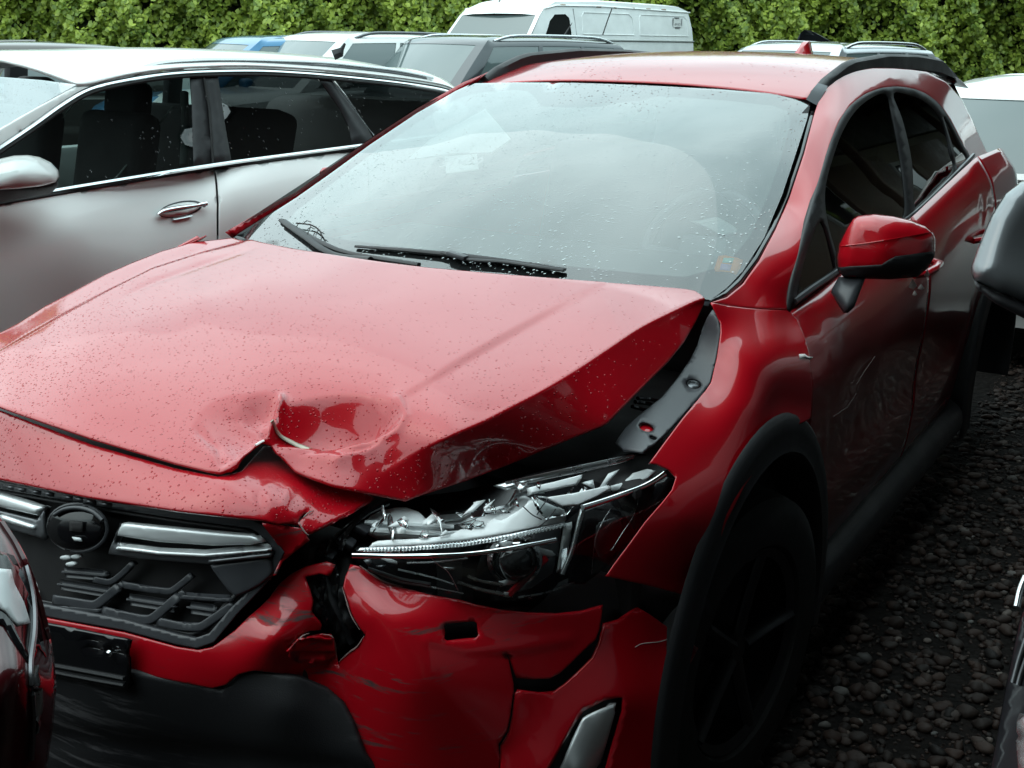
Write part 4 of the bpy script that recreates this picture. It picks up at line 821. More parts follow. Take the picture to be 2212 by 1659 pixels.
# cracked lens top piece
lamp('lens_shard', [(793, 1180), (803, 1170), (815, 1165), (856, 1162), (905, 1160), (915, 1148), (922, 1158), (950, 1155), (958, 1145), (972, 1152), (995, 1139), (1020, 1138), (1024, 1128), (1042, 1133), (1058, 1120), (1068, 1115), (1083, 1121), (1105, 1108), (1130, 1092), (1142, 1078), (1154, 1069), (1176, 1080), (1200, 1090), (1222, 1098), (1230, 1122), (1222, 1130), (1105, 1153), (995, 1169), (885, 1180), (800, 1184)], 'lamp_white_and_sky', .018, .003, (6, .010))
lamp('lens_shard', [(1154, 1070), (1200, 1076), (1240, 1092), (1225, 1112), (1180, 1122), (1160, 1100)], 'lens_clear', .006, .002)
for a in ([(1130, 1094), (1150, 1112), (1170, 1122)], [(1185, 1076), (1170, 1095), (1160, 1112)], [(1154, 1070), (1176, 1082), (1205, 1095)], [(1200, 1100), (1180, 1125), (1160, 1140)]):
    tube('crack', px_line(S_H, a, .0, 3), .0011, 'ink', hl, 5)
# serrated light guide
sg = lamp('light_guide', [(770, 1190), (779, 1183), (885, 1180), (995, 1169), (1105, 1153), (1222, 1129), (1222, 1138), (1105, 1164), (995, 1181), (885, 1190), (800, 1193)], 'satin_silver', .012, .004)
for k in range(58):
    t = k/57; x = 785+t*432; yt = np.interp(x, [779, 885, 995, 1105, 1222], [1183, 1180, 1169, 1153, 1129]); yb = np.interp(x, [779, 885, 995, 1105, 1222], [1192, 1190, 1181, 1164, 1138])
    if k == 0: VV, FF = [], []
    q = np.array([(x, yb), (x+2.2, yb), (x+6.2, yt), (x+4, yt)]); P = back_surf(S_H, .006)(q); b0 = len(VV); VV += list(P)+list(back_surf(S_H, .012)(q)); FF += [(b0, b0+1, b0+2, b0+3), (b0, b0+3, b0+7, b0+4), (b0+1, b0+5, b0+6, b0+2)]
so_ = obj('guide_teeth', VV, FF, 'housing_grey', sg, False); so_['kind'] = 'stuff'
tube('light_guide', px_line(S_H, [(760, 1200), (820, 1201), (885, 1201), (995, 1198), (1086, 1187), (1150, 1176), (1200, 1166)], .001), .0042, 'chrome', hl, 8)
tube('chrome_edge_and_reflection', px_line(back_surf(S_H, .01), [(795, 1228), (830, 1240), (870, 1252), (930, 1262)], .0), .003, 'satin_dark', hl, 6)
lamp('chrome_facet', [(817, 1204), (845, 1207), (857, 1213), (858, 1219), (840, 1215)], 'lamp_white_and_sky', .02, .003)
lamp('chrome_facet', [(785, 1210), (800, 1206), (806, 1218), (795, 1222)], 'satin_dark', .02, .003)
lamp('chrome_facet', [(812, 1222), (834, 1220), (826, 1229)], 'satin_dark', .018, .003)
lamp('chrome_facet', [(957, 1225), (985, 1227), (978, 1233), (962, 1230)], 'satin_silver', .03, .003)
# upper chrome and clear strips running back along the fender
lamp('upper_strip', [(1064, 1046), (1120, 1032), (1250, 1006), (1330, 986), (1376, 981), (1369, 992), (1340, 1002), (1260, 1020), (1140, 1044), (1090, 1056)], 'satin_silver', .02, .006, (5, .005))
tube('upper_strip_edge', px_line(back_surf(S_H, .02), [(1092, 1044), (1200, 1020), (1300, 998), (1368, 984)], .0), .003, 'satin_silver', hl, 6)
lamp('upper_strip', [(1138, 1052), (1200, 1038), (1262, 1022), (1258, 1034), (1248, 1046), (1200, 1056), (1141, 1067)], 'lamp_white_and_sky', .010, .005, (4, .004))
lamp('chrome_facet', [(1180, 1073), (1240, 1064), (1317, 1047), (1322, 1054), (1290, 1073), (1251, 1091), (1215, 1094)], 'lamp_white_and_sky', -.004, .005, (4, .003))  # mirrored sky painted onto this facet as plain white
lamp('mounting_tab', [(1318, 1048), (1345, 1040), (1370, 1020), (1398, 1010), (1420, 1014), (1400, 1034), (1360, 1054), (1330, 1060)], 'housing_grey', .012, .005, (6, .006))
tube('chrome_edge_and_reflection', px_line(S_H, [(1258, 1096), (1310, 1080), (1376, 1056), (1410, 1040), (1436, 1023)], .0), .0055, 'chrome', hl, 8)
tube('chrome_edge_and_reflection', px_line(S_H, [(1258, 1100), (1248, 1140), (1235, 1190), (1214, 1240)], -.012), .005, 'satin_silver', hl, 8)
lamp('light_guide', [(1222, 1132), (1240, 1128), (1232, 1180), (1222, 1236), (1207, 1240), (1214, 1190)], 'lamp_white_and_sky', .014, .005, (4, .006))
for k in range(14):
    y = 1190+k*3.5; tube('guide_tooth', px_line(back_surf(S_H, .014), [(1212, y), (1224, y-5)], 0, 1), .0014, 'chrome', sg if False else hl, 4)
lamp('inner_bezel', [(1150, 1180), (1206, 1165), (1210, 1200), (1190, 1225), (1160, 1215)], 'satin_dark', .035, .005, (5, .01))
# dark outer lamp chamber
lamp('bezel', [(1262, 1104), (1380, 1060), (1440, 1030), (1456, 1036), (1428, 1084), (1390, 1128), (1355, 1174), (1310, 1225), (1262, 1262), (1230, 1262), (1246, 1180)], 'housing_black', .03, .004)
# low beam projector
C0 = back_surf(S_H, .05)(np.array([(1112., 1209.)]))[0]; Mp = axis_matrix(C0, (.55, -.80, .12))
pj = lathe('projector', [(.046, -.04), (.046, .0), (.040, .004), (.0365, .0)], 'satin_silver', hl, Mp, 36)
lathe('projector_lens', [(.0365, .002), (.033, .012), (.026, .021), (.015, .027), (.0, .029)], 'glass_dark', pj, Mp, 36)
lathe('projector_ring', [(.041, .006), (.0385, .008), (.038, .004)], 'chrome', pj, Mp, 36)
lamp('projector_brow', [(1078, 1170), (1100, 1166), (1130, 1172), (1196, 1190), (1208, 1200), (1190, 1206), (1130, 1192), (1085, 1186)], 'housing_grey', .03, .005, (5, .006))
lathe('bulb_cap', [(0, .006), (.006, .006), (.009, 0)], 'chrome', hl, axis_matrix(back_surf(S_H, .022)(np.array([(1115., 1170.)]))[0], (.5, -.8, .3)), 12)
tube('chrome_edge_and_reflection', px_line(back_surf(S_H, .03), [(987, 1258), (1040, 1274), (1099, 1286)], 0), .0035, 'satin_silver', hl, 6)
tube('chrome_edge_and_reflection', px_line(back_surf(S_H, .03), [(1099, 1286), (1140, 1245), (1180, 1206)], 0), .006, 'paint_red_side', hl, 6)  # red tube paints in the body colour mirrored inside the lamp
lamp('chrome_facet', [(1090, 1280), (1104, 1281), (1108, 1290), (1092, 1290)], 'lamp_white_and_sky', .026, .003)
tube('light_guide', px_line(back_surf(S_H, .04), [(1010, 1245), (1040, 1256), (1066, 1260), (1085, 1262)], 0), .003, 'satin_silver', hl, 6)
lamp('light_guide', [(1080, 1258), (1095, 1254), (1138, 1248), (1136, 1257), (1094, 1266), (1082, 1270)], 'housing_grey', .04, .006, (3, .004))
for a in ([(930, 1204), (950, 1222), (970, 1238), (990, 1276)], [(1376, 1060), (1378, 1085), (1365, 1120), (1345, 1150), (1320, 1190)], [(1318, 1100), (1300, 1130), (1285, 1170), (1278, 1240)], [(1312, 1112), (1308, 1140), (1320, 1128)]):
    tube('crack', px_line(S_H, a, .0004, 4), .0005, 'satin_silver', hl, 5)
lamp('inner_reflector', [(1152, 1140), (1216, 1136), (1210, 1186), (1196, 1240), (1150, 1272), (1112, 1284), (1160, 1230), (1186, 1204), (1180, 1180), (1150, 1174)], 'satin_dark', .034, .004, (5, .006))
lamp('lamp_tab', [(905, 1160), (912, 1146), (926, 1146), (924, 1160)], 'lens_clear', .012, .003); lamp('lamp_tab', [(1020, 1138), (1026, 1124), (1046, 1126), (1044, 1136)], 'lens_clear', .012, .003); lamp('lamp_tab', [(950, 1157), (962, 1144), (974, 1152)], 'lamp_white_and_sky', .012, .003)
lamp('side_marker', [(1290, 1130), (1330, 1116), (1350, 1130), (1330, 1180), (1296, 1210), (1284, 1180)], 'satin_dark', .026, .004, (5, .006))
for a in ([(800, 1232), (860, 1256), (930, 1268), (1000, 1282)], [(860, 1230), (930, 1246), (980, 1262)], [(1120, 1290), (1180, 1280), (1240, 1258)], [(880, 1216), (940, 1214), (1010, 1206)]):
    tube('chrome_edge_and_reflection', px_line(back_surf(S_H, .02), a, 0), .0018, 'satin_silver', hl, 5)
rs = np.random.default_rng(11)
for k in range(30):
    t = rs.random(); x = 800+t*520; y = np.interp(x, [800, 930, 1060, 1150, 1250, 1320], [1122, 1128, 1108, 1070, 1062, 1046])+rs.normal(0, 12); r = rs.uniform(5, 15); n_ = rs.integers(3, 6); a0 = rs.random()*6.28
    ol = [(x+r*rs.uniform(.5, 1.3)*math.cos(a0+6.283*j/n_)*1.5, y+r*rs.uniform(.4, 1.)*math.sin(a0+6.283*j/n_)*.7) for j in range(n_)]
    tilt = rs.normal(0, .0012, 2); dep = rs.uniform(-.004, .03)
    panel('lens_fragment', ol, (lambda tilt, x, y, dep: lambda q: back_surf(S_H, dep)(q)+((q[:, 0]-x)*tilt[0]+(q[:, 1]-y)*(abs(tilt[1])+.0006))[:, None]*np.array([.3, -.8, -.2]))(tilt, x, y, dep), ('lamp_white_and_sky', 'lens_clear', 'satin_silver', 'lens_clear', 'housing_grey')[k % 5], hl, step=9, thick=.0015)
# remaining clear lens over the lower and outer lamp
panel('lens', [(760, 1200), (885, 1202), (995, 1199), (1086, 1188), (1170, 1173), (1225, 1125), (1258, 1096), (1376, 1054), (1431, 1024), (1448, 1018), (1461, 1032), (1430, 1083), (1394, 1126), (1361, 1173), (1325, 1222), (1275, 1245), (1250, 1263), (1178, 1291), (1097, 1299), (1031, 1294), (936, 1277), (870, 1265), (830, 1258), (800, 1240), (780, 1222)], back_surf(S_H, -.001), 'lens_clear', hl, step=16, thick=0)
# ---- cabin seen through the glass
box('dashboard', (0, .66, .90), (1.36, .62, .22), 'fabric', car, bev=.07, seg=4)
box('cabin_floor', (0, 1.8, .32), (1.5, 3.0, .06), 'fabric', car, bev=.01)
box('headliner', (0, 2.05, 1.432), (1.02, 1.5, .03), 'fabric', car, bev=.01)
for sx in (.37, -.37):
    st = box('seat', (sx, 1.48, .62), (.50, .50, .18), 'fabric', car, bev=.06, seg=3)
    box('backrest', (sx, 1.76, .93), (.48, .14, .60), 'fabric', st, (-.28, 0, 0), .06, 3); box('headrest', (sx, 1.90, 1.28), (.26, .10, .17), 'fabric', st, (-.2, 0, 0), .04, 3)
box('gap_backing', (-.30, 3.22, 1.18), (1.10, .03, .56), 'fabric', car, bev=.01)  # added dark backing; blocks the bright gap beside the tailgate
box('rear_bench', (0, 2.45, .82), (1.25, .18, .66), 'fabric', car, (-.3, 0, 0), .06, 3)
sw = tube('steering_wheel', [(.37+.185*math.cos(t), .97+.185*math.sin(t)*.42, 1.0+.185*math.sin(t)*.9) for t in np.linspace(0, 2*math.pi, 33)], .015, 'plastic_grey', car, 8)
box('wheel_hub', (.37, .955, .99), (.15, .05, .13), 'plastic_grey', sw, (-.45, 0, 0), .03)
for sx in (-1, 1): tube('spoke', [(.37+sx*.05, .96, .99), (.37+sx*.18, .97, 1.0)], .013, 'plastic_grey', sw, 6)
rv = box('interior_mirror', (.02, 1.12, 1.375), (.22, .035, .055), 'plastic_gloss', car, (.25, 0, 0), .02); box('sensor_cover', (0, 1.07, 1.372), (.16, .08, .03), 'plastic_black', rv, (.38, 0, 0), .012)
# loose things behind the windshield
a = [U(1490, 476, d=3.05), U(1512, 484, d=3.03), U(1540, 470, d=3.06), U(1560, 474, d=3.04), U(1590, 492, d=3.02), U(1592, 500, d=3.0), U(1560, 506, d=2.98), U(1530, 492, d=3.0)]
rag = tag(grid('white_cloth', [[a[0], a[1]*.6+a[0]*.4, a[1]], [a[0]+np.array([.02, .01, -.012]), a[2], a[7]], [a[1], a[3], a[6]], [a[3], a[4], a[5]]], 'paper_dull', None, 5, 5, .002), 'crumpled white rag lying on the dashboard behind the windshield', 'rag')
Pp = back_surf(S_WS, .06)(np.array([(960., 338.), (1030., 332.), (1034., 366.), (964., 374.)]))
pap = tag(obj('price_sheet', Pp, [(0, 3, 2, 1)], 'paper_dull', None, False), "pale price sheet reading 51'450 hanging behind the windshield", 'paper'); solid(pap, .0008)
ex = Vector(Pp[1]-Pp[0]).normalized(); ey = Vector(Pp[0]-Pp[3]); ez = ex.cross(ey).normalized(); ey = ez.cross(ex).normalized()
M = Matrix((ex, ey, ez)).transposed().to_4x4(); M.translation = Vector(Pp.mean(0))+ez*.0016
text('number', "51'450", .05, M, 'ink_grey', pap)
Pb = back_surf(S_WS, .10)(np.array([(1000., 262.), (1048., 234.), (1104., 300.), (1060., 330.), (985., 330.), (880., 345.), (930., 300.)]))
bag = tag(obj('hanging_sheet', Pb, [(0, 6, 5, 4, 3, 2, 1)], 'paper_dull', None, False), 'pale folded sheet hanging inside the windshield above the price sheet', 'sheet'); solid(bag, .004)
Sv = back_surf(S_WS, .0045)
stk = tag(panel('vignette_sticker', [(1543, 580), (1552, 553), (1566, 551), (1594, 557), (1605, 562), (1600, 578), (1590, 594), (1576, 588), (1545, 586)], Sv, 'sticker_orange', None, step=12, thick=.0004), 'orange toll sticker in the lower corner of the windshield', 'sticker')
panel('print', [(1563, 557), (1586, 557), (1582, 569), (1560, 567)], back_surf(S_WS, .0035), 'sticker_green', stk, step=10, thick=.0003)
panel('print', [(1558, 569), (1581, 572), (1577, 585), (1555, 582)], back_surf(S_WS, .0035), 'sticker_purple', stk, step=10, thick=.0003)
# ================================================================== setting
def ground_mat():
    m, n, l, b = nodes('gravel')
    tc = n.new('ShaderNodeTexCoord')
    v = n.new('ShaderNodeTexVoronoi'); v.inputs['Scale'].default_value = 42; l.new(tc.outputs['Object'], v.inputs['Vector'])
    v2 = n.new('ShaderNodeTexVoronoi'); v2.inputs['Scale'].default_value = 15; l.new(tc.outputs['Object'], v2.inputs['Vector'])
    sp = n.new('ShaderNodeSeparateColor'); l.new(v.outputs['Color'], sp.inputs['Color'])
    c1 = ramp(n, l, sp.outputs[0], 0., 1., (.0015, .001, .0008, 1), (.009, .006, .005, 1))
    big = noise(n, l, .7, 4, .6); c2 = mixc(n, l, ramp(n, l, big.outputs['Fac'], .4, .65).outputs['Color'], c1.outputs['Color'], (.006, .0045, .0035))
    l.new(c2, b.inputs['Base Color'])
    h = math_(n, l, 'ADD', math_(n, l, 'MULTIPLY', v.outputs['Distance'], -1.0), math_(n, l, 'MULTIPLY', v2.outputs['Distance'], -1.2))
    bp = n.new('ShaderNodeBump'); bp.inputs['Strength'].default_value = .7; bp.inputs['Distance'].default_value = .012
    l.new(h, bp.inputs['Height']); l.new(bp.outputs['Normal'], b.inputs['Normal']); setp(b, Roughness=.85, Specular_IOR_Level=.15)
ground_mat()
structure(obj('ground', [(-90, -70, 0), (70, -70, 0), (70, 90, 0), (-90, 90, 0)], [(0, 1, 2, 3)], 'gravel'))
# loose stones of the gravel where it shows between the cars
def stone_mat(name, c0, c1):
    m, n, l, b = nodes(name); g = n.new('ShaderNodeNewGeometry'); t2 = noise(n, l, 90, 4, .6)
    w = n.new('ShaderNodeTexWhiteNoise'); w.noise_dimensions = '1D'; l.new(g.outputs['Random Per Island'], w.inputs['W'])
    sp = n.new('ShaderNodeSeparateColor'); l.new(w.outputs['Color'], sp.inputs['Color'])
    c = mixc(n, l, math_(n, l, 'POWER', g.outputs['Random Per Island'], 2.2), c0, c1); c = mixc(n, l, math_(n, l, 'MULTIPLY', sp.outputs[1], .6), c, tuple(a*f for a, f in zip(c1, (.75, .45, .33))))
    l.new(mixc(n, l, math_(n, l, 'MULTIPLY', t2.outputs['Fac'], .6), c, (.010, .007, .006)), b.inputs['Base Color']); setp(b, Roughness=.65, Specular_IOR_Level=.25)
stone_mat('stone', (.004, .003, .0025), (.075, .056, .048)); stone_mat('stone_pale', (.08, .078, .075), (.24, .24, .23))
def stones(name, n, region, smin, smax, mat):
    bm = bmesh.new(); bmesh.ops.create_icosphere(bm, subdivisions=2, radius=1); bv = np.array([tuple(v.co) for v in bm.verts]); bf = np.array([[v.index for v in f.verts] for f in bm.faces]); bm.free()
    V = []; F = []; k = 0
    for i in range(n):
        x, y = region(RNG.random(), RNG.random()); s = smin+(smax-smin)*RNG.random()**4.5
        J = bv*(1+.10*np.sin(bv@RNG.normal(0, 2.2, (3, 1))+RNG.random()*6)+.14*np.sin(bv@RNG.normal(0, 3.5, (3, 1)))); a = RNG.random()*6.28; R = np.array([[math.cos(a), -math.sin(a), 0], [math.sin(a), math.cos(a), 0], [0, 0, 1]])
        J = (J*np.array([s, s*(.55+.4*RNG.random()), s*(.35+.3*RNG.random())]))@R.T+np.array([x, y, s*.22]); V.append(J); F.append(bf+k); k += len(bv)
    o = obj(name, np.vstack(V), np.vstack(F), mat, None, True); return o
g1 = stones('gravel_stones', 9000, lambda a, b: (.78+.82*a, -.7+5.2*b**1.1), .005, .027, 'stone'); tag(g1, 'loose grey gravel stones on the ground beside the red car', 'gravel', kind='stuff')
g2 = stones('gravel_stones', 260, lambda a, b: (.95+.62*a, -.3+4.2*b), .009, .024, 'stone_pale'); tag(g2, 'scattered pale pebbles lying among the gravel', 'pebbles', kind='stuff')
# ---- clipped hedge behind the yard
def leaf_mats():
    for nm, a, b_ in (('leaf', (.13, .22, .035), (.56, .66, .11)), ('leaf_shaded', (.012, .022, .005), (.03, .045, .01))):  # second set is the leaf darkened with the shade inside the hedge
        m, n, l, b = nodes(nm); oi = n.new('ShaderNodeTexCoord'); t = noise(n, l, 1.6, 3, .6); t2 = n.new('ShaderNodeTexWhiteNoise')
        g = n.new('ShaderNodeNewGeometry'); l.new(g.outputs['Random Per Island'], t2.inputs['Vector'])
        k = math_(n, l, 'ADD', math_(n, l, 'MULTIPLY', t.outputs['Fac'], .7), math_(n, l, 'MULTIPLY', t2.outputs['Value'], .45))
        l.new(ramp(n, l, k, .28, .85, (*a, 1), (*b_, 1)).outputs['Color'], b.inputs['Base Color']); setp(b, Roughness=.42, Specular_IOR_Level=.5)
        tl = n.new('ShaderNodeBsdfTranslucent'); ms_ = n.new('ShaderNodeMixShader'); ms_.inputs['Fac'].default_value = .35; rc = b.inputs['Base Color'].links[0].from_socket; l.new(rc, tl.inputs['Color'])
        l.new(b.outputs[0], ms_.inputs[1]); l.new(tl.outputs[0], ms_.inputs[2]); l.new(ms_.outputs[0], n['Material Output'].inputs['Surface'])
        b.inputs['Subsurface Weight'].default_value = 0
leaf_mats()
HD = 22.0
hv = np.array([math.sin(YAW), math.cos(YAW), 0]); hr = np.array([math.cos(YAW), -math.sin(YAW), 0]); hc = np.array([CAM[0], CAM[1], 0])+hv*HD
hv2 = hv*math.cos(.10)-hr*math.sin(.10); hr2 = hr*math.cos(.10)+hv*math.sin(.10)
hedge = thing('hedge', tuple(hc), 'tall clipped green hedge along the back of the yard', 'hedge')
def hedge_leaves(n, depth, size, mat, name):
    V = np.empty((n*6, 3)); F = []
    s = RNG.uniform(-13, 13, n); z = RNG.uniform(.05, 4.0, n)
    lump = .20*np.sin(s*2.1+1)*np.sin(z*2.7)+.16*np.sin(s*5.3+z*3.1)+.10*np.sin(s*11.+z*7)+.08*np.sin(s*17-z*13)
    if n > 50000:
        hole = np.sin(s*3.7+2*np.sin(z*2.3))*np.sin(z*5.1+1.7*np.sin(s*1.9))+.6*np.sin(s*8.3-z*6.1)
        ok = hole < .95+.5*RNG.random(n); s, z = s[ok], z[ok]; n = len(s); V = np.empty((n*6, 3)); lump = lump[ok]
    dep = depth[0]+(depth[1]-depth[0])*RNG.random(n)**1.5-lump
    c = hc+hr2*s[:, None]+hv2*dep[:, None]+np.array([0, 0, 1.])*z[:, None]
    nr = -hv2+RNG.normal(0, .5, (n, 3))+np.array([0, 0, .8]); nr /= np.linalg.norm(nr, axis=1)[:, None]
    tp = np.array([0, 0, -1.])+RNG.normal(0, .55, (n, 3)); tp -= nr*(tp*nr).sum(1)[:, None]; tp /= np.linalg.norm(tp, axis=1)[:, None]
    sd = np.cross(nr, tp); L = size*RNG.uniform(.65, 1.25, n)[:, None]; w = L*.36
    pts = [c-tp*L*.5, c-tp*L*.12+sd*w-nr*L*.10, c+tp*L*.22+sd*w*.8-nr*L*.10, c+tp*L*.55-nr*L*.05, c+tp*L*.22-sd*w*.8-nr*L*.10, c-tp*L*.12-sd*w-nr*L*.10]
    for k in range(6): V[k::6] = pts[k]
    i6 = np.arange(n)*6
    F = np.vstack([np.c_[i6, i6+1, i6+2, i6+3], np.c_[i6, i6+3, i6+4, i6+5]])
    o = obj(name, V, F, mat, hedge, True); o['kind'] = 'stuff'; return o
hedge_leaves(115000, (-.12, .40), .10, 'leaf', 'foliage'); hedge_leaves(16000, (.35, .60), .15, 'leaf_shaded', 'inner_foliage')
for k in range(24):
    s = -12.5+25*k/23+random.uniform(-.2, .2); b0 = hc+hr2*s+hv2*.55
    tube('stem', [b0+np.array([0, 0, z])+hr2*random.uniform(-.08, .08) for z in (0, .9, 1.8, 2.7, 3.4)], .035, 'twig_bark', hedge, 6, taper=lambda t: 1.1-.7*t)
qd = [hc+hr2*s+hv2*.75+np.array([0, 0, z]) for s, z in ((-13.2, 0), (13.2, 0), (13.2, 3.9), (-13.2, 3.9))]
solid(obj('hedge_core', qd, [(0, 1, 2, 3)], 'leaf_shaded', hedge, False), .25)
# ---- workshop on the right of the yard (seen mirrored in the red car's flank and glass)
plain('wall_beige', (.17, .15, .12), rough=.8, var=.15, vscale=2); plain('roof_dark', (.030, .026, .024), rough=.7, var=.2, vscale=3); plain('door_brown', (.07, .042, .028), rough=.6, var=.2)
def mk_building():
    X = 4.1; y0, y1, H = -15.0, 27.5, 7.6
    b = thing('workshop', (X+4, -4, 0), 'long beige workshop with dark overhanging roof mirrored in the flank of the red car', 'building')
    obj('wall', [(X, y0, 0), (X, y1, 0), (X, y1, H), (X, y0, H), (X+8, y0, 0), (X+8, y1, 0), (X+8, y1, H), (X+8, y0, H)], [(0, 3, 2, 1), (4, 5, 6, 7), (0, 4, 7, 3), (1, 2, 6, 5)], 'wall_beige', b, False)
    r = obj('roof', [(X-1.0, y0-.6, H-.25), (X-1.0, y1+.6, H-.25), (X+4, y1+.6, H+2.6), (X+4, y0-.6, H+2.6), (X+9, y1+.6, H-.25), (X+9, y0-.6, H-.25)], [(0, 1, 2, 3), (3, 2, 4, 5)], 'roof_dark', b, False); solid(r, .22)
    # corrugated lean-to roof along the wall; its edge runs above the gap beside the red car
    ys = np.arange(-8.6, 24.0, .06); V = []; F = []
    for y in ys:
        w = .022*math.sin(y*2*math.pi/.18); V += [(1.20+.02*math.sin(y*3.1), y, 3.38+w), (2.8, y, 3.70+w), (X+.02, y, 3.96+w)]
    for i in range(len(ys)-1):
        for k in range(2): F.append((i*3+k, i*3+k+1, i*3+3+k+1, i*3+3+k))
    solid(obj('canopy', V, F, 'roof_dark', b, True), .012)
    for y in np.arange(-8.2, 23.8, 1.75):
        tube('rafter', [(1.35, y, 3.34), (2.8, y, 3.60), (X-.1, y, 3.86)], .05, 'door_brown', b, 4)
    for y in np.arange(-8.2, 23.8, 5.25): box('post', (3.72, y, 1.88), (.12, .12, 3.72), 'door_brown', b, bev=.01)
    box('cladding_band', (X-.04, (y0+y1)/2, 5.3), (.10, y1-y0-.05, 4.3), 'roof_dark', b, bev=.01)
    for k in range(11):
        y = y0+1.2+k*3.8
        box('shutter', (X-.02, y+.9, 1.5), (.08, 2.6, 2.9), 'door_brown', b, bev=.01)
    for k in range(10):
        y = y0+3.5+k*3.8; w = box('window', (X-.02, y+.5, 2.2), (.07, .9, 1.1), 'trim_pale', b, bev=.01); box('pane', (X-.06, y+.5, 2.2), (.02, .76, .94), 'glass_dark', w, bev=0)
mk_building()
def mk_wing():
    y = -6.6; x0, x1, H = -2.6, 4.0, 5.4
    b = thing('gatehouse', (.7, y-3, 0), 'low dark-roofed side building closing the yard behind the camera', 'building')
    obj('wall', [(x0, y, 0), (x1, y, 0), (x1, y, H), (x0, y, H), (x0, y-6, 0), (x1, y-6, 0), (x1, y-6, H), (x0, y-6, H)], [(0, 1, 2, 3), (5, 4, 7, 6), (4, 0, 3, 7), (1, 5, 6, 2)], 'wall_beige', b, False)
    r = obj('roof', [(x0-.5, y+.9, H-.2), (x1, y+.9, H-.2), (x1, y-3, H+1.8), (x0-.5, y-3, H+1.8), (x1, y-6.9, H-.2), (x0-.5, y-6.9, H-.2)], [(0, 1, 2, 3), (3, 2, 4, 5)], 'roof_dark', b, False); solid(r, .22)
    for k in range(2): box('shutter', (-.9+3.2*k, y+.02, 1.6), (2.5, .08, 3.1), 'door_brown', b, bev=.01)
mk_wing()
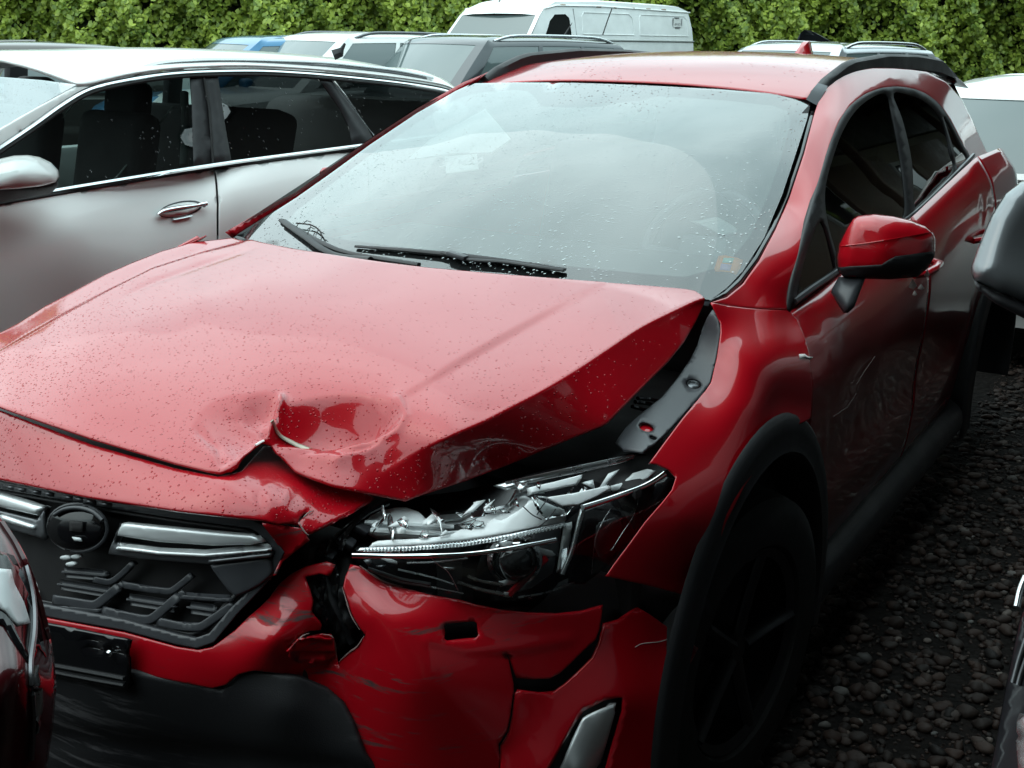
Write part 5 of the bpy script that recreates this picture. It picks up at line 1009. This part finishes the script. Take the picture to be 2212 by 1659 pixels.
# ================================================================== other cars
def gen_car(name, label, cat, loc, rz, paintm, group=None, L=4.3, W=1.8, H=1.52, hood=.92, belt=.98, cowl=-.85, rf=-.15, rr=1.35, tail=1.95, glassm='glass_far', rails=None, wins=((.05, .36), (.39, .66), (.69, .93)), antenna=True, frame='same', wheels=True, wr=.68, lamps=True, base=.22, holes=True):
    t = thing(name, (loc[0], loc[1], 0), label, cat, group)
    c, s = math.cos(rz), math.sin(rz)
    def X(p): return (loc[0]+c*p[0]-s*p[1], loc[1]+s*p[0]+c*p[1], p[2])
    zt = lambda y: float(np.interp(y, [-L/2, -L/2+.06, -L/2+.22, -L/2+.5, cowl-.1, cowl+.2, tail-.1, L/2-.12, L/2], [.62, .76, hood-.06, hood, belt+.0, belt+.02, belt+.02, belt-.02, .70]))
    w = lambda y: W/2*(1-.26*max(0, abs(y)/(L/2)-.62)**2/.38**2*(.9 if y < 0 else .75))
    rows = []
    for y in np.r_[-L/2, -L/2+.05, np.linspace(-L/2+.15, L/2-.15, 22), L/2-.04, L/2]:
        e = zt(y); ww = w(y); f = 1-.12*(abs(abs(y)-L/2) < .02)
        half = [(.80*f, base), (.97*f, base+.08), (1.0*f, .55), (.985*f, .5*(.55+e)), (.95*f, e-.05), (.88*f, e), (.5*f, e+.022), (0, e+.03)]
        rows.append([X((ww*a, y, z)) for a, z in half]+[X((-ww*a, y, z)) for a, z in half[-2::-1]])
    R = np.array(rows); m, n = R.shape[:2]; F = [(i*n+j, i*n+j+1, (i+1)*n+j+1, (i+1)*n+j) for i in range(m-1) for j in range(n-1)]
    F += [tuple(range(n))[::-1], tuple((m-1)*n+j for j in range(n))]
    body = obj('body', R.reshape(-1, 3), F, paintm, t, True, 35)
    nF, nS = 14, 36
    def ring(v):
        e = v
        yf = cowl+(rf-cowl)*v; yr = tail+(rr-tail)*v; wf = W/2*(.90+(wr-.90)*v**1.15); z = belt+(H-.055-belt)*v
        bow = .05*math.sin(math.pi*v); P = []
        fb = .16-.06*v; rb = .07
        for k in range(nF): a = 1-2*k/nF; P.append((wf*a, yf-fb*(1-a*a)-bow*.3, z+.012*(1-a*a)*v))
        for k in range(nS): a = k/nS; P.append((-wf-.0-bow*.6, yf+(yr-yf)*a, z-.03*v*(abs(a-.45)*1.6)**2))
        for k in range(nF): a = -1+2*k/nF; P.append((wf*a, yr+rb*(1-a*a)+bow*.3, z-.03*v))
        for k in range(nS): a = 1-k/nS; P.append((wf+bow*.6, yf+(yr-yf)*a, z-.03*v*(abs(a-.45)*1.6)**2))
        return P
    vs = [0, .07, .25, .45, .65, .82, .92, 1.0]; V = []; N = 2*nF+2*nS
    for v in vs: V += [X(p) for p in ring(v)]
    top = ring(1.0); cy = (rf+rr)/2
    for k_, dz in ((.93, .022), (.72, .043), (.4, .052), (.02, .055)):
        V += [X((p[0]*k_, cy+(p[1]-cy)*k_, p[2]+dz)) for p in top]
    gl = {}; F = []
    def cls(j, i):
        v0, v1 = vs[i], vs[i+1]
        if v0 < .069 or v1 > .93: return None
        if j < nF: return 'windshield' if 1 <= j < nF-1 else None
        if j < nF+nS: a = (j-nF+.5)/nS; side = 'R'
        elif j < 2*nF+nS: k = j-nF-nS; return 'rear_window' if 1 <= k < nF-1 else None
        else: a = 1-(j-2*nF-nS+.5)/nS; side = 'L'
        for q, (a0, a1) in enumerate(wins):
            if a0 <= a <= a1: return 'side_window', side, q
        return None
    for i in range(len(vs)+3):
        for j in range(N):
            q = (i*N+j, i*N+(j+1) % N, (i+1)*N+(j+1) % N, (i+1)*N+j)
            k = cls(j, i) if i < len(vs)-1 else None
            if k and holes: gl.setdefault(k, []).append(q)
            else: F.append(q)
    V = np.array(V); cen = np.array(X((0, cy, belt)))
    ro = obj('roof_shell', V, F, paintm, t, True, 40)
    for k, fs in gl.items():
        nm = k if isinstance(k, str) else k[0]; ids = sorted({i for f in fs for i in f}); mp = {a: b for b, a in enumerate(ids)}
        vv = V[ids]; d = cen-vv; d[:, 2] *= .2; d /= np.linalg.norm(d, axis=1)[:, None]
        obj(nm, vv+d*.006, [[mp[i] for i in f] for f in fs], glassm, t, True)
    if rails:
        for sx in (1, -1):
            pts = []
            for k in range(17):
                a = k/16; y = rf+.12+(rr-rf-.22)*a; zz = H-.055-.03*(abs((y-rf)/(rr-rf)-.45)*1.6)**2+.01+.05*min(1, math.sin(math.pi*a)*2.2)**.7
                pts.append(X((sx*(W/2*wr-.03), y, zz)))
            tube('roof_rail', pts, .018, rails, t, 8, .9)
    if antenna:
        tube('antenna', [X((0, rr-.25, H-.03)), X((0, rr-.22, H+.02)), X((0, rr-.10, H+.16))], .012, 'plastic_black', t, 6, taper=lambda q: 1.6-1.3*q)
    if wheels:
        for sx in (1, -1):
            for y in (-L/2+.85, L/2-.85):
                M = axis_matrix(X((sx*(w(y)-.10), y, .33)), (sx*c, sx*s, 0))
                wl_ = lathe('wheel', [(.20, -.10), (.30, -.11), (.33, -.06), (.33, .06), (.30, .108), (.23, .10), (.22, .08), (0, .07)], 'rubber', t, M, 26); lathe('rim', [(0, .10), (.06, .098), (.2, .088), (.225, .10)], 'satin_silver', wl_, M, 26)
    if lamps:
        for sx in (1, -1):
            box('headlight', X((sx*(w(-L/2+.2)-.16), -L/2+.13, .70)), (.34, .20, .14), 'lens_dim', t, (0, 0, rz+sx*.5), .04, 3)
            box('tail_light', X((sx*(w(L/2-.1)-.06), L/2-.10, .82)), (.16, .16, .26), 'tail_red', t, (0, 0, rz), .04, 3)
            puffc = X((sx*(W/2+.07), cowl+.42, belt+.10)); box('door_mirror', puffc, (.20, .10, .13), paintm, t, (0, 0, rz), .04, 3)
    return t, X
def gp(px, d): p = U(px, 90, d=d); return (p[0], p[1])
def put(px, py, d, lx, ly, rz):
    """ground position of a car whose local point (lx, ly) is seen at a photograph position"""
    p = U(px, py, d=d); c, s = math.cos(rz), math.sin(rz); return (p[0]-(c*lx-s*ly), p[1]-(s*lx+c*ly))
G = 'cars parked behind the red car'
gen_car('grey_estate', 'dark grey estate with silver roof rails parked in front of the white van', 'car', put(1052, 103, 11.6, .65, -.30, -.24), -.24, 'paint_grey', G, L=4.7, W=1.86, H=1.62, belt=1.02, hood=1.0, cowl=-.95, rf=-.30, rr=1.75, tail=2.15, rails='satin_silver', wr=.70)
gen_car('white_people_carrier', 'white car with short roof rails between the blue car and the dark grey estate', 'car', put(606, 92, 12.8, -.62, -.2, -.24), -.24, 'paint_white', G, L=4.4, W=1.82, H=1.63, belt=1.05, hood=1.0, cowl=-.95, rf=-.2, rr=1.6, tail=2.0, rails='satin_dark', antenna=False)
gen_car('blue_hatchback', 'blue hatchback in front of the hedge, left of the white car with roof rails', 'car', put(466, 90, 13.2, -.59, -.15, -.38), -.38, 'paint_blue', G, L=4.0, W=1.74, H=1.585, belt=1.0, hood=.98, cowl=-.9, rf=-.15, rr=1.3, tail=1.8, antenna=False)
gen_car('taupe_estate', 'dark taupe estate car with chrome window line at the far left behind the pale wagon', 'car', put(285, 108, 12.0, .6, 1.75, -.63), -.63, 'paint_taupe', G, L=4.6, W=1.82, H=1.50, belt=.97, hood=.95, cowl=-.85, rf=-.1, rr=1.8, tail=2.2, antenna=False)
gen_car('silver_estate', 'silver estate with roof rails right behind the red car', 'car', put(1604, 104, 12.6, -.6, -.25, -.24), -.24, 'paint_silver', G, L=4.5, W=1.8, H=1.60, belt=1.0, hood=.98, cowl=-.9, rf=-.25, rr=1.7, tail=2.05, rails='satin_silver', antenna=False)
gen_car('white_hatchback', 'white hatchback with its back to the red car at the right edge', 'car', put(2052, 180, 6.2, .59, 1.45, math.pi+.05), math.pi+.05, 'paint_white', G, L=4.0, W=1.78, H=1.43, belt=.95, hood=.92, cowl=-.85, rf=-.05, rr=1.45, tail=1.9, antenna=False, glassm='glass_far')
dk, Xd = gen_car('dark_hatchback', 'dark car with raised tailgate standing behind the silver estate', 'car', gp(1850, 16.5), -.24, 'paint_charcoal', G, L=4.1, W=1.75, H=1.50, antenna=False)
tg = [U(1722, 84, d=15.9), U(1730, 70, d=15.9), U(1738, 64, d=15.9), U(1752, 66, d=16.), U(1775, 78, d=16.1), U(1800, 92, d=16.2), U(1800, 100, d=16.2), U(1722, 100, d=15.9)]
k = len(tg); obj('tailgate', tg+[p+np.array([.06, .14, -.06]) for p in tg], [tuple(range(k)), tuple(range(2*k-1, k-1, -1))]+[(i, i+k, (i+1) % k+k, (i+1) % k) for i in range(k)], 'paint_charcoal', dk, False)
# ---- old white van
def mk_van():
    rz = -.20; L, W, H, base = 5.2, 2.0, 2.26, .3; p = put(1150, 31, 18.0, .80, -L/2+1.02, rz)
    t = thing('white_van', (p[0], p[1], 0), 'old white panel van with rust streaks standing against the hedge', 'van')
    c, s = math.cos(rz), math.sin(rz)
    def X(q): return (p[0]+c*q[0]-s*q[1], p[1]+s*q[0]+c*q[1], q[2])
    prof = [(-L/2, .45), (-L/2+.02, .85), (-L/2+.10, 1.12), (-L/2+.42, 1.26), (-L/2+.50, 1.34), (-L/2+1.02, 1.99), (-L/2+1.14, 2.10), (-L/2+1.45, 2.22), (0, H), (L/2-.35, H-.02), (L/2-.06, H-.10), (L/2, 1.85), (L/2+.01, .5)]
    rows = []
    for y, z in prof:
        h = max(0, (z-1.3)/(H-1.3)); wt = W/2*(1-.17*h**1.5)
        rows.append([X((wt*a, y+(.06 if y < 0 else -.04)*a*a, z-.05*h*abs(a)**3)) for a in (-1, -.92, -.6, 0, .6, .92, 1)])
    R = np.array(rows); m, n = R.shape[:2]; F = [(i*n+j, i*n+j+1, (i+1)*n+j+1, (i+1)*n+j) for i in range(m-1) for j in range(n-1) if not (i == 4 and 1 <= j <= 4)]
    body = obj('body', R.reshape(-1, 3), F, 'van_white', t, True, 40)
    ws_ = [R[4, 1], R[4, 5], R[5, 5], R[5, 1]]; obj('windshield', ws_, [(0, 1, 2, 3)], 'glass_far', t, False)
    for sx in (-1, 1):
        pr = []
        for y, z in prof:
            h = max(0, (z-1.3)/(H-1.3)); pr.append((sx*W/2*(1-.17*h**1.5), y+(.06 if y < 0 else -.04), z-.05*h))
        def sidept(y, z):
            h = max(0, (z-1.3)/(H-1.3)); return (sx*W/2*(1-.17*h**1.5), y, z)
        ol = [(a[1], a[2]) for a in pr]+[(L/2, base), (-L/2+.05, base)]
        hole = [(-L/2+1.0, 1.42), (-L/2+1.80, 1.42), (-L/2+1.78, 1.93), (-L/2+1.70, 1.99), (-L/2+1.44, 1.98), (-L/2+1.30, 1.88)]
        q, F2, _ = tess(np.array(ol), .14, [np.array(hole)]); P = np.array([X(sidept(a, b)) for a, b in q])
        obj('side_panel', P, F2 if sx < 0 else F2[:, ::-1], 'van_white', t, True, 40)
        q, F2, _ = tess(np.array(hole), .14); obj('side_window', [X((sidept(a, b)[0]*.99, a, b)) for a, b in q], F2, 'glass_dark', t, False)
        def line(nm, pts, r, mt): tube(nm, [X((sidept(a, b)[0]+sx*.004, a, b)) for a, b in pts], r, mt, t, 5)
        line('door_seam', [(-L/2+1.90, 2.08), (-L/2+1.92, 1.5), (-L/2+1.92, .45)], .008, 'ink_grey')
        for y0, y1 in ((-L/2+2.08, -L/2+3.42), (-L/2+3.6, L/2-.18)):
            r = .05
            line('panel_swage', [(y0, 1.69), (y0+.02, 1.97), (y0+.08, 2.03), (y1-.08, 2.03), (y1, 1.97), (y1, 1.69), (y0, 1.69)], .006, 'van_white')
        line('rub_strip', [(-L/2+1.0, 1.60), (0, 1.60), (L/2-.02, 1.60)], .016, 'trim_pale')
        line('gutter', [(-L/2+1.2, 2.06), (-L/2+1.5, 2.115), (0, 2.135), (L/2-.05, 2.10)], .014, 'van_white')
        for k in range(7): y = -L/2+1.6+k*.45; line('rust_streak', [(y, 2.125), (y+.12, 2.128)], .012, 'rust')
        if sx > 0:
            sgn = [X((sidept(y, z)[0]+.008, y, z)) for y, z in ((L/2-.62, 1.84), (L/2-.36, 1.84), (L/2-.36, 2.0), (L/2-.62, 2.0))]
            sn = obj('sign', sgn, [(0, 1, 2, 3)], 'paper_white', t, False)
            M = axis_matrix(X((sidept(0, 1.89)[0]+.016, L/2-.49, 1.89)), (c, s, 0)); text('sign_text', '49 973', .065, M, 'ink_grey', sn)
            for y, z, a, b in ((L/2-.62, 1.92, .02, .14), (L/2-.36, 1.92, .02, .14), (L/2-.49, 1.84, .14, .02), (L/2-.49, 2.0, .14, .02)):
                box('sign_mark', X((sidept(y, z)[0]+.014, y, z)), (.008, a, b), 'ink_grey', sn, (0, 0, rz), 0)
        for y in (-L/2+.85, L/2-1.0):
            M = axis_matrix(X((sx*(W/2-.12), y, .34)), (sx*c, sx*s, 0)); w_ = lathe('wheel', [(.18, -.1), (.30, -.1), (.34, -.05), (.34, .06), (.30, .1), (.22, .09), (0, .06)], 'rubber', t, M, 24)
    obj('rear_door', [X((-W/2*.98, L/2-.04, base)), X((W/2*.98, L/2-.04, base)), X((W/2*.85, L/2-.06, 2.1)), X((-W/2*.85, L/2-.06, 2.1))], [(0, 1, 2, 3)], 'van_white', t, False)
    tube('antenna', [X((-.25, -L/2+1.35, 2.18)), X((-.2, -L/2+1.5, 2.36))], .010, 'plastic_black', t, 5)
    return t
mk_van()
tube('whip_aerial', [U(1302, 75, d=11.0), U(1312, 45, d=11.0), U(1322, 18, d=11.0)], .006, 'plastic_black', [o for o in COL.objects if o.name == 'grey_estate'][0], 5)
# ================================================================== pale wagon beside the red car
wg = thing('pale_wagon', (-3.5, 2.0, 0), 'pale pearl wagon with chrome window line parked left of the red car', 'car')
S_L = TPS([(0, 432, d_('z', .945)), (240, 392, d_('z', .955)), (465, 356, d_('z', .97)), (780, 314, d_('z', .985)), (-200, 470, d_('z', .93)), (950, 292, d_('z', .99))]+
          [(-2.50+.075-.035*(y-.7), y, .80) for y in (.2, 1.0, 2., 3., 3.9)]+[(-2.50+.085-.035*(y-.7), y, .62) for y in (.2, 1.0, 2., 3., 3.9)]+[(-2.50+.05-.035*(y-.7), y, .42) for y in (.2, 1.0, 2., 3., 3.9)]+[(-2.50+.018-.035*(y-.7), y, .90) for y in (.2, 1.0, 2., 3., 3.9)], 3e-4)
BX = lambda y: -2.50-.035*(y-.7)
S_U = TPS([(BX(y)-.02-.40*(z-.96), y, z) for y in (-.2, .8, 1.8, 2.8, 4.0) for z in (.94, 1.1, 1.25, 1.43)], 1e-4)
S_UB = back_surf(S_U, .012)
SILL = [(-200, 800), (466, 800)]
def lower(name, x0, x1, skip=4, lab=None):
    top = [(x, np.interp(x, [-200, 0, 240, 465, 780, 950], [478, 441, 401, 365, 322, 300])) for x in np.linspace(x0, x1, 12)]
    right = [(x1, top[-1][1]), (x1+4, top[-1][1]+35), (x1+7, top[-1][1]+75), (x1+8, 800)] if x1 < 900 else [(x1, 800)]
    left = [(x0+8, 800), (x0+7, top[0][1]+75), (x0+4, top[0][1]+35)] if x0 > 0 else [(x0, 800)]
    o = panel(name, top+right+left, S_L, 'paint_pearl', wg, step=16, thick=.004, roll=(4, .003)); return o
wf = lower('front_door', -220, 462); lower('rear_door', 466, 790); lower('rear_quarter', 794, 960)
# handle and its recess
S_LF = lambda lift: back_surf(S_L, -lift)
panel('handle_recess', ell(390, 452, 48, 17, 24, -.2), S_LF(.001), 'plastic_grey', wf, step=8, thick=.001)
panel('handle_recess', ell(388, 453, 44, 14, 24, -.2), S_LF(.0025), 'paint_pearl', wf, step=8, thick=.001)
tube('door_handle', px_line(S_L, [(340, 464), (352, 457), (375, 452), (400, 448), (430, 443), (446, 440)], .035), .0145, 'chrome', wf, 10, .9, taper=lambda t: .55+.5*math.sin(math.pi*min(1, t*1.25+.02))+(.3 if t > .8 else 0))
tube('handle_grip', px_line(S_L, [(372, 474), (390, 471), (412, 466)], .01), .012, 'satin_silver', wf, 8, .5)
lathe('lock', [(0, .004), (.007, .004), (.009, 0)], 'satin_dark', wf, axis_matrix(px_line(S_L, [(441, 444), (442, 444)], .052, 1)[0], (.85, -.5, .1)), 14)
# glasshouse
TOPL = [(-60, 362), (0, 320), (40, 293), (78, 267), (137, 225), (195, 193), (273, 174), (351, 162), (435, 156), (550, 154), (640, 158), (715, 164), (850, 178), (950, 193), (985, 206)]
BOTL = [(-60, 443), (0, 432), (240, 392), (465, 356), (620, 335), (780, 314), (960, 290)]
def tube_px(nm, pts, S, lift, r, mt, flat=1., par=None): return tube(nm, px_line(S, pts, lift), r, mt, par or wg, 6, flat)
tube_px('window_chrome', TOPL, S_U, .008, .009, 'chrome'); tube_px('window_chrome', BOTL, S_U, .010, .010, 'chrome')
tube_px('window_seal', [(p[0], p[1]+7) for p in BOTL], S_L, .004, .008, 'rubber'); tube_px('window_seal', [(p[0], p[1]-5) for p in TOPL], S_U, .003, .0035, 'rubber')
tube_px('window_seal', [(p[0]+2, p[1]+7) for p in TOPL], S_U, .002, .010, 'rubber')
panel('window', [(-60, 443), (-60, 368), (0, 327), (78, 275), (137, 234), (195, 202), (273, 182), (351, 171), (411, 166), (414, 200), (419, 362), (240, 392), (0, 432)], S_UB, 'glass_wagon', wg, step=30, thick=0)
panel('window', [(470, 164), (550, 163), (640, 166), (687, 171), (715, 205), (745, 250), (755, 285), (760, 317), (620, 335), (500, 350), (488, 280)], S_UB, 'glass_tinted', wg, step=30, thick=0)
panel('window', [(722, 172), (850, 187), (950, 202), (990, 214), (960, 290), (812, 310), (790, 270), (755, 215)], S_UB, 'glass_tinted', wg, step=30, thick=0)
panel('pillar_trim', [(411, 163), (437, 160), (450, 240), (458, 357), (419, 363), (415, 220)], back_surf(S_U, .006), 'plastic_black', wg, step=20, thick=.006)
panel('pillar_trim', [(441, 160), (470, 159), (488, 280), (501, 351), (463, 357), (455, 240)], back_surf(S_U, .006), 'plastic_black', wg, step=20, thick=.006)
panel('pillar_trim', [(687, 167), (716, 169), (755, 215), (790, 270), (812, 310), (762, 317), (755, 275), (735, 235)], back_surf(S_U, .006), 'plastic_black', wg, step=20, thick=.006)
tube_px('window_seal', [(439, 161), (452, 240), (460, 357)], S_U, -.002, .006, 'rubber')
tube_px('quarter_seam', [(713, 168), (752, 218), (785, 262), (808, 292)], S_U, .003, .0025, 'satin_silver')
# roof with pillars
S_R = TPS([(BX(y)-.02-.40*(z-.96), y, z) for y in (.6, 1.4, 2.4, 3.4) for z in (1.43,)]+[(BX(2)-.55, y, z) for y, z in ((.85, 1.44), (1.4, 1.485), (2.2, 1.50), (3.0, 1.485), (3.9, 1.43))]+[(BX(2)-.95, y, z) for y, z in ((.75, 1.455), (1.4, 1.495), (2.2, 1.51), (3.0, 1.495), (3.9, 1.44))])
edge = [S_U(np.array([p]))[0] for p in TOPL]
rows = [[e+np.array([-.00, 0, .0]) for e in edge], [e+np.array([-.02, 0, .028]) for e in edge]]
zr = lambda y: float(np.interp(y, [.3, .62, .85, 1.3, 2.0, 2.8, 3.6, 4.1], [1.20, 1.36, 1.43, 1.485, 1.503, 1.497, 1.45, 1.38]))
px_edge = [e for e in edge]
lowp = [(p[0], p[1]-2) for p in TOPL]
outp = [(-60, 315), (0, 277), (78, 232), (137, 200), (163, 186), (195, 184), (273, 165), (351, 153), (435, 147), (550, 145), (715, 155), (850, 169), (950, 184), (992, 200)]
panel('roof_side', outp+lowp[::-1], back_surf(S_U, -.002), 'paint_white', wg, step=12, thick=.02, roll=(5, .008))
rows = []
for p in [(163, 186), (195, 184), (273, 165), (351, 153), (435, 147), (550, 145), (715, 155), (850, 169), (950, 184), (992, 200)]:
    e = S_U(np.array([p], float))[0]; y = e[1]; W_ = 1.02; r = []
    for a in (0, .04, .15, .35, .6, .85, .96, 1):
        top = max(zr(y), e[2]+.01); z = e[2]+(top-e[2])*(1-(abs(a-.5)*2)**2.6); r.append((e[0]-W_*a, y-(.28*(1-(2*a-1)**2) if p[0] < 260 else .0)*(1 if p[0] < 200 else .4)+.0, z))
    rows.append(r)
grid('roof', rows, 'paint_white', wg, 3, 4, .01)
tube_px('roof_rail', [(275, 160), (300, 150), (350, 136), (432, 130), (505, 129), (600, 131), (700, 135), (780, 143), (850, 151), (900, 160), (935, 168)], S_U, -.05, .012, 'satin_silver', 1.0)
tube_px('roof_rail', [(290, 160), (350, 143), (432, 137), (505, 136), (600, 138), (700, 143), (780, 150), (850, 158), (920, 170)], S_U, -.05, .010, 'plastic_grey', 1.0)
af = tube('antenna', [U(720, 119, d=6.6), U(735, 113, d=6.6), U(739, 105, d=6.6), U(745, 94, d=6.6)], [.034, .030, .012, .007], 'plastic_black', wg, 6)
# windshield of the wagon
S_WW = TPS([U(166, 183, y=.95), U(137, 199, y=.90), U(78, 232, y=.62), U(0, 277, y=.28), U(0, 166, y=.70), U(-200, 330, y=-.25), U(-220, 170, y=.35)])
panel('windshield', [(166, 183), (137, 199), (78, 232), (0, 277), (-120, 345), (-320, 330), (-260, 160), (0, 166), (90, 173)], S_WW, 'glass_windshield', wg, step=30, thick=0)
panel('windshield_header', [(166, 183), (150, 192), (80, 187), (0, 180), (-260, 175), (-260, 160), (0, 166), (90, 173)], back_surf(S_WW, .006), 'frit', wg, step=20, thick=0)
# mirror of the wagon
MWo = [(-40, 352), (0, 343), (30, 336), (60, 335), (85, 339), (110, 351), (126, 368), (129, 382), (120, 394), (90, 402), (40, 408), (-40, 412)]
S_MW = TPS([(-40, 352, d_('x', -2.40)), (60, 335, d_('x', -2.40)), (129, 382, d_('x', -2.36)), (40, 408, d_('x', -2.25)), (40, 380, d_('x', -2.28)), (-40, 385, d_('x', -2.27))])
mw = puff('door_mirror', MWo, S_MW, .11, 'paint_white', wg, step=7, back=.05, edge=62)
puff('mirror_base', [(-40, 408), (40, 404), (100, 398), (125, 390), (126, 402), (110, 418), (60, 428), (0, 438), (-40, 445)], TPS([(-40, 408, d_('x', -2.30)), (125, 392, d_('x', -2.36)), (0, 438, d_('x', -2.46)), (110, 418, d_('x', -2.44))]), .03, 'plastic_black', mw, step=9, back=.03, edge=20)
# cabin of the wagon
for x, y in ((-2.98, 1.35), (-3.68, 1.35)):
    st = box('seat', (x, y, .62), (.50, .52, .18), 'fabric', wg, bev=.06, seg=3); box('backrest', (x, y+.34, .92), (.47, .15, .62), 'fabric', st, (-.25, 0, 0), .06, 3); box('headrest', (x, y+.46, 1.27), (.27, .11, .19), 'fabric', st, (-.2, 0, 0), .05, 3)
    tube('seat_belt', [(x+.24, y+.52, 1.25), (x+.15, y+.25, .95), (x-.05, y+.1, .72)], .012, 'trim_pale', st, 5, .3)
box('rear_bench', (-3.33, 2.55, .86), (1.25, .20, .70), 'fabric', wg, (-.3, 0, 0), .06, 3)
box('dashboard', (-3.3, .55, .90), (1.36, .45, .22), 'fabric', wg, bev=.07, seg=3)
box('floor_pan', (-3.33, 1.9, .36), (1.62, 4.3, .10), 'fabric', wg, bev=.02)
box('far_door', (-4.12, 1.9, .66), (.08, 4.2, .60), 'paint_pearl', wg, bev=.03)
for y in (1.95, 3.05): box('far_pillar', (-4.05, y, 1.18), (.06, .12, .50), 'fabric', wg, (0, .2, 0), .02)
tube('pillar_cover', px_line(back_surf(S_U, .10), [(398, 200), (400, 280), (397, 358)], 0), .02, 'trim_pale', wg, 8)
box('tail_body', (-3.40, 4.15, .80), (1.55, .5, .80), 'paint_pearl', wg, bev=.15, seg=4); box('nose_body', (-3.25, -.65, .62), (1.70, 1.5, .62), 'paint_pearl', wg, bev=.22, seg=4)
for x, y in ((-2.58, -.45), (-2.68, 3.25), (-4.0, -.45), (-4.1, 3.25)):
    M = axis_matrix((x, y, .33), (1, 0, 0)); w_ = lathe('wheel', [(.20, -.10), (.30, -.11), (.33, -.06), (.33, .06), (.30, .108), (.23, .10), (.22, .08), (0, .07)], 'rubber', wg, M, 26); lathe('rim', [(0, .10), (.06, .098), (.2, .088), (.225, .10)], 'satin_silver', w_, M, 26)
# ================================================================== dark car close on the right
sv, Xs = gen_car('charcoal_suv', 'charcoal car cut off at the right edge with its big grey door mirror', 'car', (2.47, .72, 0), 0, 'paint_charcoal', None, L=4.55, W=1.86, H=1.62, belt=1.03, hood=1.0, cowl=-.95, rf=-.2, rr=1.7, tail=2.1, glassm='glass_dark', lamps=False, antenna=False)
S_MS = TPS([U(2212, 392, d=1.95), U(2140, 470, d=1.92), U(2097, 580, d=1.90), U(2150, 632, d=1.88), U(2212, 660, d=1.88), U(2280, 520, d=1.95)])
ms = puff('door_mirror', [(2290, 380), (2240, 384), (2205, 393), (2172, 418), (2142, 465), (2115, 528), (2098, 575), (2098, 590), (2106, 606), (2150, 630), (2212, 655), (2290, 680)], S_MS, .07, 'paint_mid_grey', sv, step=9, back=.06, edge=60)
puff('mirror_lower_shell', [(2098, 588), (2106, 605), (2150, 630), (2212, 654), (2290, 676), (2290, 720), (2212, 688), (2150, 656), (2108, 622)], back_surf(S_MS, -.01), .03, 'plastic_black', ms, step=9, back=.06, edge=20)
tube('mirror_arm', [Xs((-.98, -.62, 1.13)), Xs((-.86, -.58, 1.08))], .035, 'plastic_black', ms, 8)
S_FR = TPS([U(2212, 1240, d=1.02), U(2190, 1330, d=1.0), U(2160, 1480, d=.985), U(2120, 1659, d=.97), U(2290, 1300, d=.93), U(2290, 1600, d=.88), U(2260, 1450, d=.92)])
panel('front_wing', [(2216, 1236), (2200, 1285), (2182, 1340), (2165, 1420), (2150, 1500), (2132, 1600), (2118, 1670), (2110, 1720), (2330, 1720), (2330, 1236)], S_FR, 'paint_charcoal', sv, step=18, thick=.01, roll=(22, .03))
tube('lamp_chrome', px_line(back_surf(S_FR, -.004), [(2216, 1245), (2204, 1275), (2196, 1312)], 0), .003, 'satin_silver', sv, 8)
tube('lamp_chrome', px_line(back_surf(S_FR, -.004), [(2216, 1380), (2200, 1430), (2188, 1475)], 0), .002, 'satin_dark', sv, 8)
tube('lamp_chrome', px_line(back_surf(S_FR, -.004), [(2222, 1410), (2206, 1455), (2199, 1480)], 0), .002, 'satin_dark', sv, 8)
panel('bumper_insert', [(2192, 1538), (2240, 1545), (2240, 1690), (2196, 1690), (2190, 1600)], back_surf(S_FR, -.012), 'satin_silver', sv, step=20, thick=.006, roll=(6, .004))
# ================================================================== black car nosing in at the lower left
nb, Xn = gen_car('black_car', 'black car nosing into the lower left corner, a red reflection painted on its glossy headlamp', 'car', (-.42, -3.62, 0), math.pi, 'paint_black', None, L=4.3, W=1.76, H=1.48, lamps=False, antenna=False, glassm='glass_dark')
LO = [(-60, 1060), (0, 1118), (30, 1160), (62, 1215), (88, 1285), (106, 1360), (117, 1420), (122, 1480), (116, 1560), (102, 1659), (92, 1730), (-60, 1730)]
S_LN = TPS([U(-60, 1060, d=1.32), U(0, 1118, d=1.32), U(62, 1215, d=1.30), U(117, 1420, d=1.30), U(102, 1659, d=1.27), U(-60, 1400, d=1.16), U(-60, 1700, d=1.13), U(50, 1450, d=1.18)])
puff('headlamp', LO, S_LN, .05, 'maroon_reflection', nb, step=12, back=.02, edge=90)  # maroon colour stands in for the red car mirrored in the lens
def ln(q):
    P = S_LN(q); ol = dens(np.asarray(LO, float), 12); dd = np.clip(edge_dist(ol, np.asarray(q, float))/90, 0, 1); h = np.sqrt(np.maximum(0, 1-(1-dd)**2)); v = CAM-P; v /= np.linalg.norm(v, axis=1)[:, None]; return P+v*(.05*h+.003)[:, None]
panel('lamp_chamber', [(-40, 1200), (0, 1190), (30, 1200), (62, 1262), (86, 1340), (100, 1420), (84, 1400), (66, 1440), (40, 1400), (10, 1350), (-40, 1330)], ln, 'plastic_gloss', nb, step=12, thick=.002)
panel('reflector', [(-40, 1226), (0, 1228), (24, 1230), (32, 1262), (52, 1300), (66, 1345), (40, 1352), (14, 1320), (-40, 1290)], lambda q: back_surf(ln, -.003)(q), 'housing_grey', nb, step=12, thick=.002)
tube('lamp_edge', px_line(ln, [(55, 1215), (72, 1290), (75, 1360), (66, 1440), (72, 1540), (68, 1640)], .003), .003, 'satin_dark', nb, 6)
tube('lamp_edge', px_line(ln, [(4, 1130), (36, 1180), (64, 1240), (84, 1300), (104, 1380)], .002), .004, 'maroon_reflection', nb, 6)
tube('lamp_edge', px_line(ln, [(70, 1440), (78, 1480), (82, 1540), (78, 1580)], .003), .006, 'satin_silver', nb, 6, .5)
